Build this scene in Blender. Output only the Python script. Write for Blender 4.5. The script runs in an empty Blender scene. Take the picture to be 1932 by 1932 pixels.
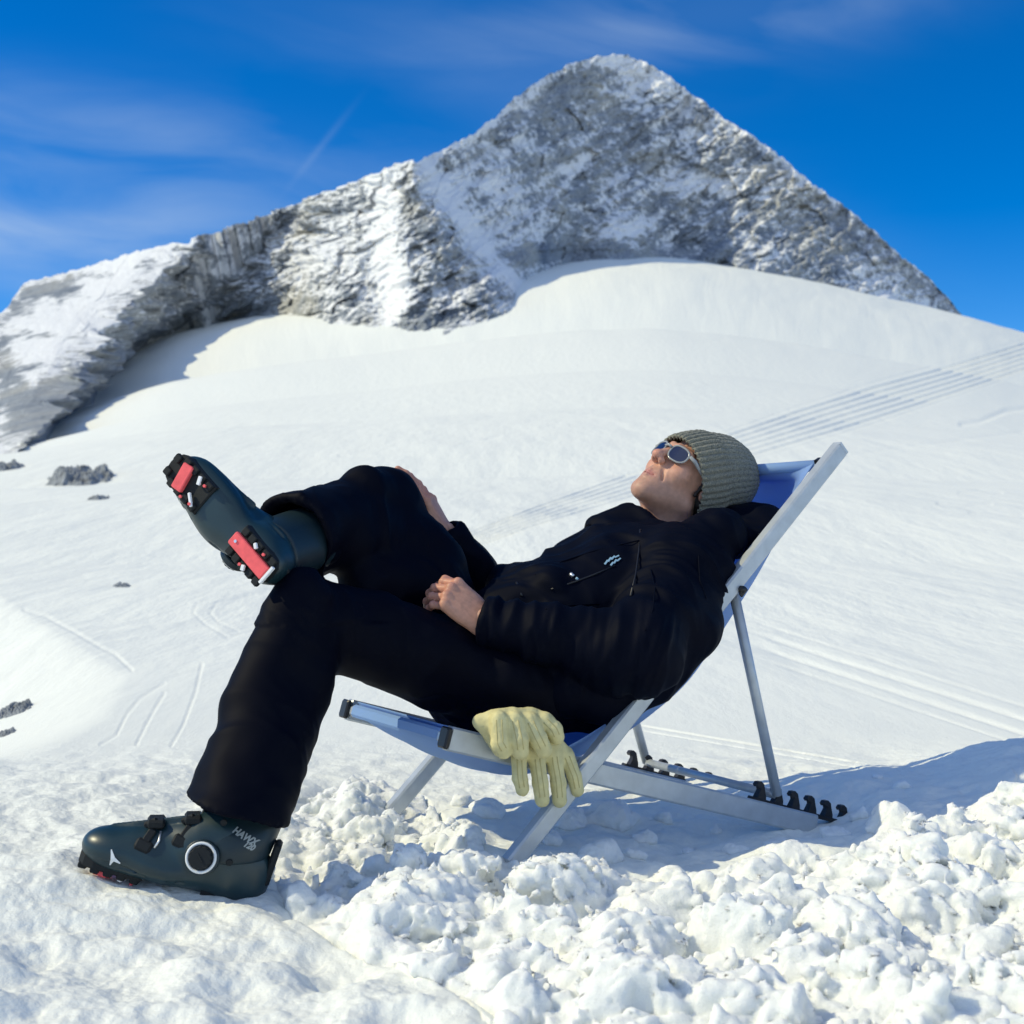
import bpy, math, random
import numpy as np
from mathutils import Vector, Matrix
from mathutils.bvhtree import BVHTree

random.seed(7)
RNG = np.random.default_rng(7)
scene = bpy.context.scene
COL = scene.collection
R = math.radians

# ------------------------------------------------------------------ camera
CAMZ = 0.615
FPX, CPX, HORY = 2475.0, 966.0, 1015.0        # focal length / centre / horizon row of the photograph (1932 px wide view)
PITCH = math.atan((HORY - CPX) / FPX)
cam_d = bpy.data.cameras.new("camera")
cam = bpy.data.objects.new("camera", cam_d)
COL.objects.link(cam)
cam.location = (0, 0, CAMZ)
cam.rotation_euler = (math.pi / 2 + PITCH, 0, 0)
cam_d.sensor_width = 36
cam_d.lens = 36 * FPX / 1932
cam_d.clip_start = 0.05
cam_d.clip_end = 20000
cam_d.dof.use_dof = True
cam_d.dof.focus_distance = 2.65
cam_d.dof.aperture_fstop = 7.1
scene.camera = cam

# ------------------------------------------------------------------ sky and sun
SUN_DIR = Vector((-0.97, -0.07, 0.0)).normalized()
SUN_EL = R(42)
sun_vec = Vector((SUN_DIR.x * math.cos(SUN_EL), SUN_DIR.y * math.cos(SUN_EL), math.sin(SUN_EL)))
world = bpy.data.worlds.new("World")
scene.world = world
world.use_nodes = True
wn, wl = world.node_tree.nodes, world.node_tree.links
wn.clear()
w_out = wn.new("ShaderNodeOutputWorld")
w_bg = wn.new("ShaderNodeBackground")
w_sky = wn.new("ShaderNodeTexSky")
w_sky.sky_type = 'NISHITA'
w_sky.sun_disc = False
w_sky.sun_elevation = SUN_EL
w_sky.sun_rotation = math.atan2(sun_vec.x, sun_vec.y)
w_sky.altitude = 2800
w_sky.air_density = 1.0
w_sky.dust_density = 0.2
w_sky.ozone_density = 3.0
w_bg.inputs['Strength'].default_value = 0.145
w_hs = wn.new("ShaderNodeHueSaturation")
w_hs.inputs['Saturation'].default_value = 1.46
w_hs.inputs['Value'].default_value = 1.0
w_hs.inputs['Hue'].default_value = 0.508
wl.new(w_sky.outputs[0], w_hs.inputs['Color'])
# thin cirrus and an old contrail, laid out by direction in the sky
def wmath(op, a, b=None, c=None):
    n = wn.new("ShaderNodeMath"); n.operation = op
    for k, v in enumerate((a, b, c)):
        if v is None: continue
        if isinstance(v, (int, float)): n.inputs[k].default_value = v
        else: wl.new(v, n.inputs[k])
    return n.outputs[0]
w_tc = wn.new("ShaderNodeTexCoord"); w_sep = wn.new("ShaderNodeSeparateXYZ"); wl.new(w_tc.outputs['Generated'], w_sep.inputs[0])
w_y = wmath('MAXIMUM', w_sep.outputs[1], 0.15)
w_u = wmath('DIVIDE', w_sep.outputs[0], w_y); w_v = wmath('DIVIDE', w_sep.outputs[2], w_y)
def wspot(cu, cv, ru, rv, ang):
    c_, s_ = math.cos(ang), math.sin(ang)
    du = wmath('SUBTRACT', w_u, cu); dv = wmath('SUBTRACT', w_v, cv)
    a = wmath('DIVIDE', wmath('ADD', wmath('MULTIPLY', du, c_), wmath('MULTIPLY', dv, s_)), ru)
    b = wmath('DIVIDE', wmath('SUBTRACT', wmath('MULTIPLY', dv, c_), wmath('MULTIPLY', du, s_)), rv)
    q = wmath('ADD', wmath('MULTIPLY', a, a), wmath('MULTIPLY', b, b))
    return wmath('EXPONENT', wmath('MULTIPLY', q, -1.0))
w_cmb = wn.new("ShaderNodeCombineXYZ")
wl.new(wmath('MULTIPLY_ADD', w_u, 3.2, wmath('MULTIPLY', w_v, 1.2)), w_cmb.inputs[0]); wl.new(wmath('MULTIPLY_ADD', w_v, 11.0, wmath('MULTIPLY', w_u, 1.1)), w_cmb.inputs[1])
w_n = wn.new("ShaderNodeTexNoise"); w_n.inputs['Scale'].default_value = 1.6; w_n.inputs['Detail'].default_value = 6; w_n.inputs['Roughness'].default_value = 0.5; w_n.inputs['Distortion'].default_value = 0.5
wl.new(w_cmb.outputs[0], w_n.inputs['Vector'])
w_st = wn.new("ShaderNodeMapRange"); w_st.inputs[1].default_value = 0.34; w_st.inputs[2].default_value = 0.72; wl.new(w_n.outputs[0], w_st.inputs[0])
spots = [wspot(.165, .405, .13, .030, .10), wspot(-.02, .375, .16, .035, -.10), wspot(-.34, .235, .24, .055, -.12), wspot(-.32, .315, .26, .032, -.14), wspot(.20, .20, .20, .05, -.5)]
wts = [.42, .14, .50, .24, .20]
acc_ = None
for sp_, wt_ in zip(spots, wts):
    t_ = wmath('MULTIPLY', sp_, wt_); acc_ = t_ if acc_ is None else wmath('ADD', acc_, t_)
w_c = wmath('MULTIPLY', acc_, wmath('MULTIPLY_ADD', w_st.outputs[0], 0.95, 0.12))
trail = wmath('MULTIPLY', wspot(-.148, .298, .032, .0028, 0.905), 0.07)
w_fac = wmath('MINIMUM', wmath('ADD', w_c, trail), 0.6)
# bright cirrus-like veil added to the unseen sky behind the viewer, lifting shadow fill
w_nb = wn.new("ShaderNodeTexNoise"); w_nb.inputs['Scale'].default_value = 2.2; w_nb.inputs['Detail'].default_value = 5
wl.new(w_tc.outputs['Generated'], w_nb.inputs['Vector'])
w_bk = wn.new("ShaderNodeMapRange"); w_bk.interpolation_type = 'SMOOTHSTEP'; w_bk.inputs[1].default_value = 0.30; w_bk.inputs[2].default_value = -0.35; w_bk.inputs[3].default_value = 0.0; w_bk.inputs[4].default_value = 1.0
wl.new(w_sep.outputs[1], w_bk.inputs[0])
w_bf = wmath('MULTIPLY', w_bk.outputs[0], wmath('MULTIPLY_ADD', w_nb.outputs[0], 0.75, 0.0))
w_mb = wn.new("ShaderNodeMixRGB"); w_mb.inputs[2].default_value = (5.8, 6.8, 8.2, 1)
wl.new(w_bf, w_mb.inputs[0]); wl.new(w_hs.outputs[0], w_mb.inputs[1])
w_mix = wn.new("ShaderNodeMixRGB"); w_mix.inputs[2].default_value = (3.6, 4.5, 5.6, 1)
wl.new(w_fac, w_mix.inputs[0])
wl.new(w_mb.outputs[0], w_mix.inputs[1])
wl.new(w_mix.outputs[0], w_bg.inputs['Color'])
wl.new(w_bg.outputs[0], w_out.inputs['Surface'])

sun_d = bpy.data.lights.new("sun", 'SUN')
sun_d.energy = 3.15
sun_d.angle = R(0.53)
sun_d.color = (1.0, 0.905, 0.60)
sun = bpy.data.objects.new("sun", sun_d)
COL.objects.link(sun)
sun.rotation_euler = (-sun_vec).to_track_quat('-Z', 'Y').to_euler()
sun.location = (-3, 0, 6)

scene.view_settings.view_transform = 'Standard'
scene.view_settings.look = 'None'
scene.view_settings.gamma = 1.0
scene.view_settings.exposure = 0.06
scene.view_settings.use_curve_mapping = False
scene.cycles.max_bounces = 8
scene.cycles.diffuse_bounces = 5

# ------------------------------------------------------------------ helpers: points
def ray(px, py):
    x = (px - CPX) / FPX
    y = -(py - 966.0) / FPX
    dy = math.cos(PITCH) - y * math.sin(PITCH)
    dz = math.sin(PITCH) + y * math.cos(PITCH)
    return x / dy, dz / dy
def P(px, py, D):
    a, c = ray(px, py)
    return Vector((a * D, D, CAMZ + c * D))
BK = Vector((0.866, 0.5, 0.0))       # chair: towards its back
LT = Vector((-0.5, 0.866, 0.0))      # chair: across, away from the camera
UP = Vector((0, 0, 1))
ORG = P(975, 1600, 2.6)
ORG.z = 0
def CH(s, w, z):
    return ORG + BK * s + LT * w + UP * z
def CP(px, py, w):
    """point seen at (px, py) lying on the plane w metres across the chair"""
    a, c = ray(px, py)
    n = LT
    d = Vector((a, 1, c))
    o = Vector((0, 0, CAMZ))
    D = (n.dot(ORG) + w - n.dot(o)) / n.dot(d)
    return o + d * D
def project(p):
    """numpy Nx3 -> px, py in the 1932 view"""
    x, y, z = p[:, 0], p[:, 1], p[:, 2] - CAMZ
    cz, sz = math.cos(PITCH), math.sin(PITCH)
    f = y * cz + z * sz
    u = -y * sz + z * cz
    f = np.maximum(f, 1e-3)
    return CPX + FPX * x / f, 966.0 - FPX * u / f

# ------------------------------------------------------------------ helpers: noise
_perm = np.random.default_rng(3).permutation(256).astype(np.int32)
_perm = np.concatenate([_perm, _perm, _perm])
_g = np.random.default_rng(5).normal(size=(256, 3))
_g = (_g / np.linalg.norm(_g, axis=1, keepdims=True)).astype(np.float32)
def pnoise(x, y, z):
    x, y, z = np.broadcast_arrays(np.asarray(x, np.float32), np.asarray(y, np.float32), np.asarray(z, np.float32))
    xi = np.floor(x).astype(np.int32); yi = np.floor(y).astype(np.int32); zi = np.floor(z).astype(np.int32)
    xf = x - xi; yf = y - yi; zf = z - zi
    xi &= 255; yi &= 255; zi &= 255
    u = xf * xf * xf * (xf * (xf * 6 - 15) + 10)
    v = yf * yf * yf * (yf * (yf * 6 - 15) + 10)
    w = zf * zf * zf * (zf * (zf * 6 - 15) + 10)
    def gr(i, j, k, a, b, c):
        h = _perm[_perm[_perm[xi + i] + yi + j] + zi + k]
        g = _g[h]
        return g[..., 0] * a + g[..., 1] * b + g[..., 2] * c
    n000 = gr(0, 0, 0, xf, yf, zf); n100 = gr(1, 0, 0, xf - 1, yf, zf)
    n010 = gr(0, 1, 0, xf, yf - 1, zf); n110 = gr(1, 1, 0, xf - 1, yf - 1, zf)
    n001 = gr(0, 0, 1, xf, yf, zf - 1); n101 = gr(1, 0, 1, xf - 1, yf, zf - 1)
    n011 = gr(0, 1, 1, xf, yf - 1, zf - 1); n111 = gr(1, 1, 1, xf - 1, yf - 1, zf - 1)
    a = n000 + u * (n100 - n000); b = n010 + u * (n110 - n010)
    c = n001 + u * (n101 - n001); d = n011 + u * (n111 - n011)
    e = a + v * (b - a); f = c + v * (d - c)
    return (e + w * (f - e)) * 1.5
def fbm(x, y, z, octv=4, gain=0.5, lac=2.03):
    t = 0; a = 1.0; fr = 1.0
    for o in range(octv):
        t = t + a * pnoise(x * fr + o * 17.3, y * fr + o * 5.1, z * fr + o * 9.7)
        a *= gain; fr *= lac
    return t
def ridged(x, y, z, octv=3, gain=0.5, lac=2.1):
    t = 0; a = 1.0; fr = 1.0
    for o in range(octv):
        t = t + a * (1 - 2 * np.abs(pnoise(x * fr + o * 11.3, y * fr + o * 3.1, z * fr + o * 7.7)))
        a *= gain; fr *= lac
    return t
def sstep(a, b, x):
    t = np.clip((x - a) / (b - a), 0, 1)
    return t * t * (3 - 2 * t)
def cells(x, y, seed):
    """distance to nearest jittered point, and a random number of that point"""
    xi = np.floor(x).astype(np.int64); yi = np.floor(y).astype(np.int64)
    best = np.full(x.shape, 9.0, np.float32); rid = np.zeros(x.shape, np.float32)
    for i in (-1, 0, 1):
        for j in (-1, 0, 1):
            cx = xi + i; cy = yi + j
            h = (cx * 73856093 ^ cy * 19349663 ^ seed * 83492791) & 0x7fffffff
            h = (h * 1103515245 + 12345) & 0x7fffffff
            a = (h & 1023) / 1023.0; b = ((h >> 10) & 1023) / 1023.0; c = ((h >> 20) & 1023) / 1023.0
            d = np.hypot(cx + a - x, cy + b - y)
            m = d < best
            best = np.where(m, d, best); rid = np.where(m, c, rid)
    return best, rid

# ------------------------------------------------------------------ helpers: objects
def tag(o, label=None, cat=None, group=None, kind=None):
    if label: o["label"] = label
    if cat: o["category"] = cat
    if group: o["group"] = group
    if kind: o["kind"] = kind
    return o
def mesh_obj(name, verts, faces, mat, parent=None, smooth=True):
    me = bpy.data.meshes.new(name)
    verts = np.asarray(verts, np.float32)
    if isinstance(faces, np.ndarray):
        n, k = faces.shape
        me.vertices.add(len(verts)); me.vertices.foreach_set("co", verts.ravel())
        me.loops.add(n * k); me.loops.foreach_set("vertex_index", faces.astype(np.int32).ravel())
        me.polygons.add(n)
        me.polygons.foreach_set("loop_start", np.arange(0, n * k, k, dtype=np.int32))
        me.update(calc_edges=True)
        me.validate()
    else:
        me.from_pydata([tuple(map(float, v)) for v in verts], [], [tuple(int(i) for i in f) for f in faces])
        me.update()
    me.polygons.foreach_set("use_smooth", np.full(len(me.polygons), smooth))
    if mat: me.materials.append(mat)
    o = bpy.data.objects.new(name, me)
    COL.objects.link(o)
    if parent is not None: o.parent = parent
    return o
def empty(name, loc=(0, 0, 0)):
    o = bpy.data.objects.new(name, None)
    o.empty_display_size = 0.1
    COL.objects.link(o)
    o.location = loc
    return o
class MB:
    """collects polygons"""
    def __init__(s): s.v = []; s.f = []
    def add(s, v, f):
        b = len(s.v); s.v += [tuple(x) for x in v]; s.f += [tuple(i + b for i in q) for q in f]; return s
    def box(s, c, ax, hx, hy, hz, bev=0.0):
        """chamfered box: centre, three axes, half sizes"""
        c = Vector(c); X, Y, Z = [Vector(a).normalized() for a in ax]
        bm_v = []; b = bev
        if b <= 0:
            for sx in (-1, 1):
                for sy in (-1, 1):
                    for sz in (-1, 1):
                        bm_v.append(c + X * sx * hx + Y * sy * hy + Z * sz * hz)
            return s.add(bm_v, [(0, 1, 3, 2), (4, 6, 7, 5), (0, 4, 5, 1), (2, 3, 7, 6), (0, 2, 6, 4), (1, 5, 7, 3)])
        # section octagon in Y/Z, ends inset
        prof = [(hy - b, -hz), (hy, -hz + b), (hy, hz - b), (hy - b, hz), (-hy + b, hz), (-hy, hz - b), (-hy, -hz + b), (-hy + b, -hz)]
        rings = []
        for (xx, k) in ((-hx, b), (-hx + b, 0), (hx - b, 0), (hx, b)):
            rings.append([c + X * xx + Y * (py - math.copysign(min(k, abs(py)), py)) + Z * (pz - math.copysign(min(k, abs(pz)), pz)) for py, pz in prof])
        v = [p for r_ in rings for p in r_]; f = []
        for r_ in range(3):
            for i in range(8):
                j = (i + 1) % 8
                f.append((r_ * 8 + i, (r_ + 1) * 8 + i, (r_ + 1) * 8 + j, r_ * 8 + j))
        f.append(tuple(range(7, -1, -1)) if False else tuple(range(8)))
        f.append(tuple(24 + i for i in range(7, -1, -1)))
        return s.add(v, f)
    def bar(s, p0, p1, n, w, t, bev=0.003):
        """rectangular bar p0-p1; n = direction of thickness t; w = width across"""
        p0 = Vector(p0); p1 = Vector(p1); X = (p1 - p0).normalized(); N = Vector(n).normalized()
        Y = N.cross(X).normalized(); N = X.cross(Y)
        return s.box((p0 + p1) / 2, (X, Y, N), (p1 - p0).length / 2, w / 2, t / 2, bev)
    def tube(s, pts, rad, n=14, closed=False, caps=True):
        pts = [Vector(p) for p in pts]; m = len(pts)
        rads = rad if hasattr(rad, '__len__') else [rad] * m
        ref = None; v = []; f = []
        for i, p in enumerate(pts):
            a = pts[(i - 1) % m] if (closed or i > 0) else p
            b = pts[(i + 1) % m] if (closed or i < m - 1) else p
            d = (b - a).normalized()
            if ref is None:
                ref = d.orthogonal().normalized()
            ref = (ref - d * ref.dot(d)).normalized()
            q = d.cross(ref)
            for k in range(n):
                t = 2 * math.pi * k / n
                v.append(p + (ref * math.cos(t) + q * math.sin(t)) * rads[i])
        mm = m if closed else m - 1
        for i in range(mm):
            for k in range(n):
                a = i * n + k; b = i * n + (k + 1) % n
                c = ((i + 1) % m) * n + (k + 1) % n; d = ((i + 1) % m) * n + k
                f.append((a, b, c, d))
        if caps and not closed:
            f.append(tuple(range(n - 1, -1, -1))); f.append(tuple((m - 1) * n + k for k in range(n)))
        return s.add(v, f)
    def prism(s, outline, d, origin=(0, 0, 0), ax=((1, 0, 0), (0, 1, 0), (0, 0, 1)), bev=0.0):
        """2-D outline (list of (a, b)) extruded by d along the third axis, centred"""
        X, Y, Z = [Vector(a) for a in ax]; o = Vector(origin); n = len(outline)
        cx = sum(p[0] for p in outline) / n; cy = sum(p[1] for p in outline) / n
        v = []; f = []
        lv = [(-d / 2, 1), (d / 2, 1)] if bev <= 0 else [(-d / 2, -1), (-d / 2 + bev, 0), (d / 2 - bev, 0), (d / 2, -1)]
        for z, k in lv:
            for (a, b) in outline:
                if bev > 0 and k == -1:
                    L = math.hypot(a - cx, b - cy) + 1e-9
                    q = max(0.0, 1 - bev / L); a, b = cx + (a - cx) * q, cy + (b - cy) * q
                v.append(o + X * a + Y * b + Z * z)
        for r_ in range(len(lv) - 1):
            for i in range(n):
                j = (i + 1) % n
                f.append((r_ * n + i, r_ * n + j, (r_ + 1) * n + j, (r_ + 1) * n + i))
        f.append(tuple(range(n - 1, -1, -1))); f.append(tuple((len(lv) - 1) * n + i for i in range(n)))
        return s.add(v, f)
    def build(s, name, mat, parent=None, smooth=False, M=None):
        v = s.v
        if M is not None: v = [M @ Vector(p) for p in v]
        o = mesh_obj(name, v, s.f, mat, parent, smooth)
        import bmesh
        bm = bmesh.new(); bm.from_mesh(o.data); bmesh.ops.recalc_face_normals(bm, faces=bm.faces); bm.to_mesh(o.data); bm.free()
        return o

# ------------------------------------------------------------------ helpers: distance-field modelling
class SDF:
    def __init__(s, lo, hi, h):
        s.lo = np.array(lo, np.float32); s.h = h
        s.n = np.ceil((np.array(hi) - np.array(lo)) / h).astype(int) + 1
        s.V = np.full(tuple(s.n), 0.5, np.float32)
    def _win(s, lo, hi):
        a = np.clip(np.floor((np.array(lo) - s.lo) / s.h).astype(int), 0, s.n - 1)
        b = np.clip(np.ceil((np.array(hi) - s.lo) / s.h).astype(int) + 1, 1, s.n)
        sl = tuple(slice(int(i), int(j)) for i, j in zip(a, b))
        xs = [s.lo[k] + s.h * np.arange(a[k], b[k], dtype=np.float32) for k in range(3)]
        return sl, xs[0][:, None, None], xs[1][None, :, None], xs[2][None, None, :]
    def _join(s, sl, d, k, op):
        V = s.V[sl]
        if op == 'add':
            h = np.clip(0.5 + 0.5 * (V - d) / k, 0, 1); s.V[sl] = V + (d - V) * h - k * h * (1 - h)
        else:
            h = np.clip(0.5 - 0.5 * (V + d) / k, 0, 1); s.V[sl] = V + (-d - V) * h + k * h * (1 - h)
    def cap(s, p0, p1, r0, r1=None, k=0.02, op='add', flat=None, ff=1.0):
        r1 = r0 if r1 is None else r1
        p0 = np.array(p0, np.float32); p1 = np.array(p1, np.float32); m = max(r0, r1) * 1.05 + k + 3 * s.h
        sl, X, Y, Z = s._win(np.minimum(p0, p1) - m, np.maximum(p0, p1) + m)
        if min(s.V[sl].shape) == 0: return s
        X, Y, Z = np.broadcast_arrays(X - p0[0], Y - p0[1], Z - p0[2])
        b = p1 - p0; bb = float(b @ b) + 1e-12
        h = np.clip((X * b[0] + Y * b[1] + Z * b[2]) / bb, 0, 1)
        ex, ey, ez = X - b[0] * h, Y - b[1] * h, Z - b[2] * h
        if flat is not None:
            f = np.array(Vector(flat).normalized(), np.float32)
            q = (ex * f[0] + ey * f[1] + ez * f[2]) * (1 / ff - 1)
            ex = ex + f[0] * q; ey = ey + f[1] * q; ez = ez + f[2] * q
        d = np.sqrt(ex * ex + ey * ey + ez * ez) - (r0 + (r1 - r0) * h)
        if flat is not None: d = d * min(1.0, max(ff, 0.4))
        s._join(sl, d, k, op); return s
    def ell(s, c, r, ax=None, k=0.02, op='add'):
        c = np.array(c, np.float32); r = np.array(r, np.float32)
        A = np.eye(3, dtype=np.float32) if ax is None else np.array([Vector(a).normalized() for a in ax], np.float32)
        m = np.sqrt(((A * r[:, None]) ** 2).sum(0)) + k + 3 * s.h
        sl, X, Y, Z = s._win(c - m, c + m)
        if min(s.V[sl].shape) == 0: return s
        X, Y, Z = X - c[0], Y - c[1], Z - c[2]
        q = [(X * A[i, 0] + Y * A[i, 1] + Z * A[i, 2]) / r[i] for i in range(3)]
        k0 = np.sqrt(q[0] ** 2 + q[1] ** 2 + q[2] ** 2) + 1e-6
        k1 = np.sqrt((q[0] / r[0]) ** 2 + (q[1] / r[1]) ** 2 + (q[2] / r[2]) ** 2) + 1e-6
        s._join(sl, k0 * (k0 - 1) / k1, k, op); return s
    def clip(s, p, n, rad, k=0.004):
        """cut away everything on the +n side of the plane, within rad of p"""
        p = np.array(p, np.float32); n = np.array(Vector(n).normalized(), np.float32)
        sl, X, Y, Z = s._win(p - rad, p + rad)
        d = -((X - p[0]) * n[0] + (Y - p[1]) * n[1] + (Z - p[2]) * n[2])
        s._join(sl, np.broadcast_to(d, s.V[sl].shape), k, 'sub'); return s
    def mesh(s):
        V = s.V; S = V < 0
        S = S.copy(); S[0] = S[-1] = False; S[:, 0] = S[:, -1] = False; S[:, :, 0] = S[:, :, -1] = False
        cnt = np.zeros(tuple(s.n - 1), np.int8)
        for i in (0, 1):
            for j in (0, 1):
                for k in (0, 1):
                    cnt += S[i:S.shape[0] - 1 + i, j:S.shape[1] - 1 + j, k:S.shape[2] - 1 + k]
        c = np.argwhere((cnt > 0) & (cnt < 8))
        cor = np.array([(i, j, k) for i in (0, 1) for j in (0, 1) for k in (0, 1)])
        vals = np.stack([V[c[:, 0] + o[0], c[:, 1] + o[1], c[:, 2] + o[2]] for o in cor], 1)
        sg = np.stack([S[c[:, 0] + o[0], c[:, 1] + o[1], c[:, 2] + o[2]] for o in cor], 1)
        acc = np.zeros((len(c), 3), np.float32); num = np.zeros(len(c), np.float32)
        for a in range(8):
            for b in range(a + 1, 8):
                if np.abs(cor[a] - cor[b]).sum() != 1: continue
                m = sg[:, a] != sg[:, b]
                t = vals[:, a] / (vals[:, a] - vals[:, b] + 1e-12); t = np.clip(t, 0, 1)
                pt = cor[a][None] + t[:, None] * (cor[b] - cor[a])[None]
                acc[m] += pt[m]; num[m] += 1
        verts = s.lo + s.h * (c + acc / num[:, None])
        idx = np.full(tuple(s.n - 1), -1, np.int32); idx[c[:, 0], c[:, 1], c[:, 2]] = np.arange(len(c))
        quads = []
        for ax in range(3):
            o = [0, 0, 0]; o[ax] = 1
            A = S[:S.shape[0] - o[0], :S.shape[1] - o[1], :S.shape[2] - o[2]]
            B = S[o[0]:, o[1]:, o[2]:]
            e = np.argwhere(A != B)
            fl = A[e[:, 0], e[:, 1], e[:, 2]]
            u = [0, 0, 0]; w = [0, 0, 0]; u[(ax + 1) % 3] = 1; w[(ax + 2) % 3] = 1
            u = np.array(u); w = np.array(w)
            q = np.stack([idx[tuple((e - d).T)] for d in (u + w, w, 0 * u, u)], 1)
            q[~fl] = q[~fl][:, ::-1]
            quads.append(q)
        q = np.concatenate(quads); q = q[(q >= 0).all(1)]
        return verts.astype(np.float32), q
def vnormals(v, q):
    fn = np.cross(v[q[:, 2]] - v[q[:, 0]], v[q[:, 3]] - v[q[:, 1]])
    n = np.zeros_like(v)
    for k in range(4): np.add.at(n, q[:, k], fn)
    return n / (np.linalg.norm(n, axis=1, keepdims=True) + 1e-12)
def relax(v, q, it=2, f=0.5):
    for _ in range(it):
        a = np.zeros_like(v); c = np.zeros(len(v), np.float32)
        for k in range(4):
            np.add.at(a, q[:, k], v[q[:, (k + 1) % 4]]); np.add.at(a, q[:, k], v[q[:, (k - 1) % 4]])
            np.add.at(c, q[:, k], 2)
        v = v + f * (a / np.maximum(c, 1)[:, None] - v)
    return v
def creases(v, n, axis, across, along, amp, seed=0.0, octv=3, sharp=True):
    """folds running across 'axis': fine along the axis, long across it"""
    a = np.array(Vector(axis).normalized(), np.float32)
    t = v @ a
    w = v - t[:, None] * a
    f = ridged if sharp else fbm
    wx = 0.35 * fbm(v[:, 0] * 5 + seed, v[:, 1] * 5, v[:, 2] * 5, 2)
    s = f(w[:, 0] * across + a[0] * t * along + wx + seed, w[:, 1] * across + a[1] * t * along + wx, w[:, 2] * across + a[2] * t * along + wx + seed * 1.7, octv)
    return amp * s

# ------------------------------------------------------------------ materials
def mat(name, col, rough=0.6, metal=0.0, spec=0.5, noise=None, bump=None, **kw):
    m = bpy.data.materials.new(name); m.use_nodes = True
    nt = m.node_tree; b = nt.nodes["Principled BSDF"]
    b.inputs['Base Color'].default_value = (*col, 1)
    b.inputs['Roughness'].default_value = rough
    b.inputs['Metallic'].default_value = metal
    b.inputs['Specular IOR Level'].default_value = spec
    for k, v in kw.items(): b.inputs[k.replace('_', ' ')].default_value = v
    tc = nt.nodes.new("ShaderNodeTexCoord")
    if noise:
        sc, amt = noise
        n = nt.nodes.new("ShaderNodeTexNoise"); n.inputs['Scale'].default_value = sc; n.inputs['Detail'].default_value = 4
        nt.links.new(tc.outputs['Object'], n.inputs['Vector'])
        mx = nt.nodes.new("ShaderNodeMixRGB"); mx.blend_type = 'MULTIPLY'; mx.inputs[0].default_value = 1.0
        mr = nt.nodes.new("ShaderNodeMapRange"); mr.inputs[1].default_value = 0.3; mr.inputs[2].default_value = 0.7
        mr.inputs[3].default_value = 1 - amt; mr.inputs[4].default_value = 1 + amt * 0.5
        nt.links.new(n.outputs[0], mr.inputs[0])
        mx.inputs[1].default_value = (*col, 1); nt.links.new(mr.outputs[0], mx.inputs[2])
        nt.links.new(mx.outputs[0], b.inputs['Base Color'])
    if bump:
        sc, st, dist = bump
        n = nt.nodes.new("ShaderNodeTexNoise"); n.inputs['Scale'].default_value = sc; n.inputs['Detail'].default_value = 5
        nt.links.new(tc.outputs['Object'], n.inputs['Vector'])
        bp = nt.nodes.new("ShaderNodeBump"); bp.inputs['Strength'].default_value = st; bp.inputs['Distance'].default_value = dist
        nt.links.new(n.outputs[0], bp.inputs['Height']); nt.links.new(bp.outputs[0], b.inputs['Normal'])
    return m
M_ALU = mat('brushed_aluminium', (0.50, 0.54, 0.57), 0.42, 0.4, 0.5, noise=(30, 0.12), bump=(90, 0.08, 0.001))
M_BLACKP = mat('black_plastic', (0.006, 0.006, 0.008), 0.45)
M_JACKET = mat('black_jacket_fabric', (0.0004, 0.0016, 0.0075), 0.66, spec=0.07, bump=(900, 0.15, 0.0006))
M_TROUSER = mat('black_trouser_fabric', (0.0004, 0.0012, 0.0060), 0.65, spec=0.08, bump=(900, 0.2, 0.0006))
M_SHELL = mat('dark_teal_plastic', (0.010, 0.032, 0.041), 0.36, spec=0.5, noise=(14, 0.15), bump=(260, 0.05, 0.0008))
M_SHELL2 = mat('darker_teal_plastic', (0.010, 0.024, 0.032), 0.40, spec=0.4, bump=(260, 0.05, 0.0008))
M_RUBBER = mat('black_rubber', (0.010, 0.013, 0.015), 0.7, spec=0.3, bump=(120, 0.2, 0.001))
M_RED = mat('red_sole_rubber', (0.92, 0.13, 0.14), 0.55, spec=0.3, noise=(60, 0.18), bump=(150, 0.2, 0.001))
M_WHITE = mat('white_print', (0.80, 0.82, 0.82), 0.5)
M_PRINT = mat('grey_print', (0.32, 0.36, 0.36), 0.5)
M_LOGO = mat('pale_blue_embroidery', (0.25, 0.42, 0.55), 0.7)
M_METAL = mat('bright_metal', (0.75, 0.77, 0.78), 0.3, 0.8)
M_GLOVE = mat('pale_yellow_leather', (0.68, 0.61, 0.31), 0.6, spec=0.25, noise=(45, 0.14), bump=(160, 0.35, 0.002))
M_SEAM = mat('glove_seam_leather', (0.50, 0.43, 0.20), 0.7, spec=0.2)
M_FRAME = mat('clear_plastic_frame', (0.33, 0.34, 0.33), 0.2, spec=0.6)
M_LENS = mat('blue_mirror_lens', (0.012, 0.016, 0.05), 0.08, spec=0.9)
M_HAIR = mat('dark_brown_hair', (0.015, 0.010, 0.007), 0.6)

def nodes_of(name):
    m = bpy.data.materials.new(name); m.use_nodes = True
    return m, m.node_tree.nodes, m.node_tree.links, m.node_tree.nodes["Principled BSDF"]
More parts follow.
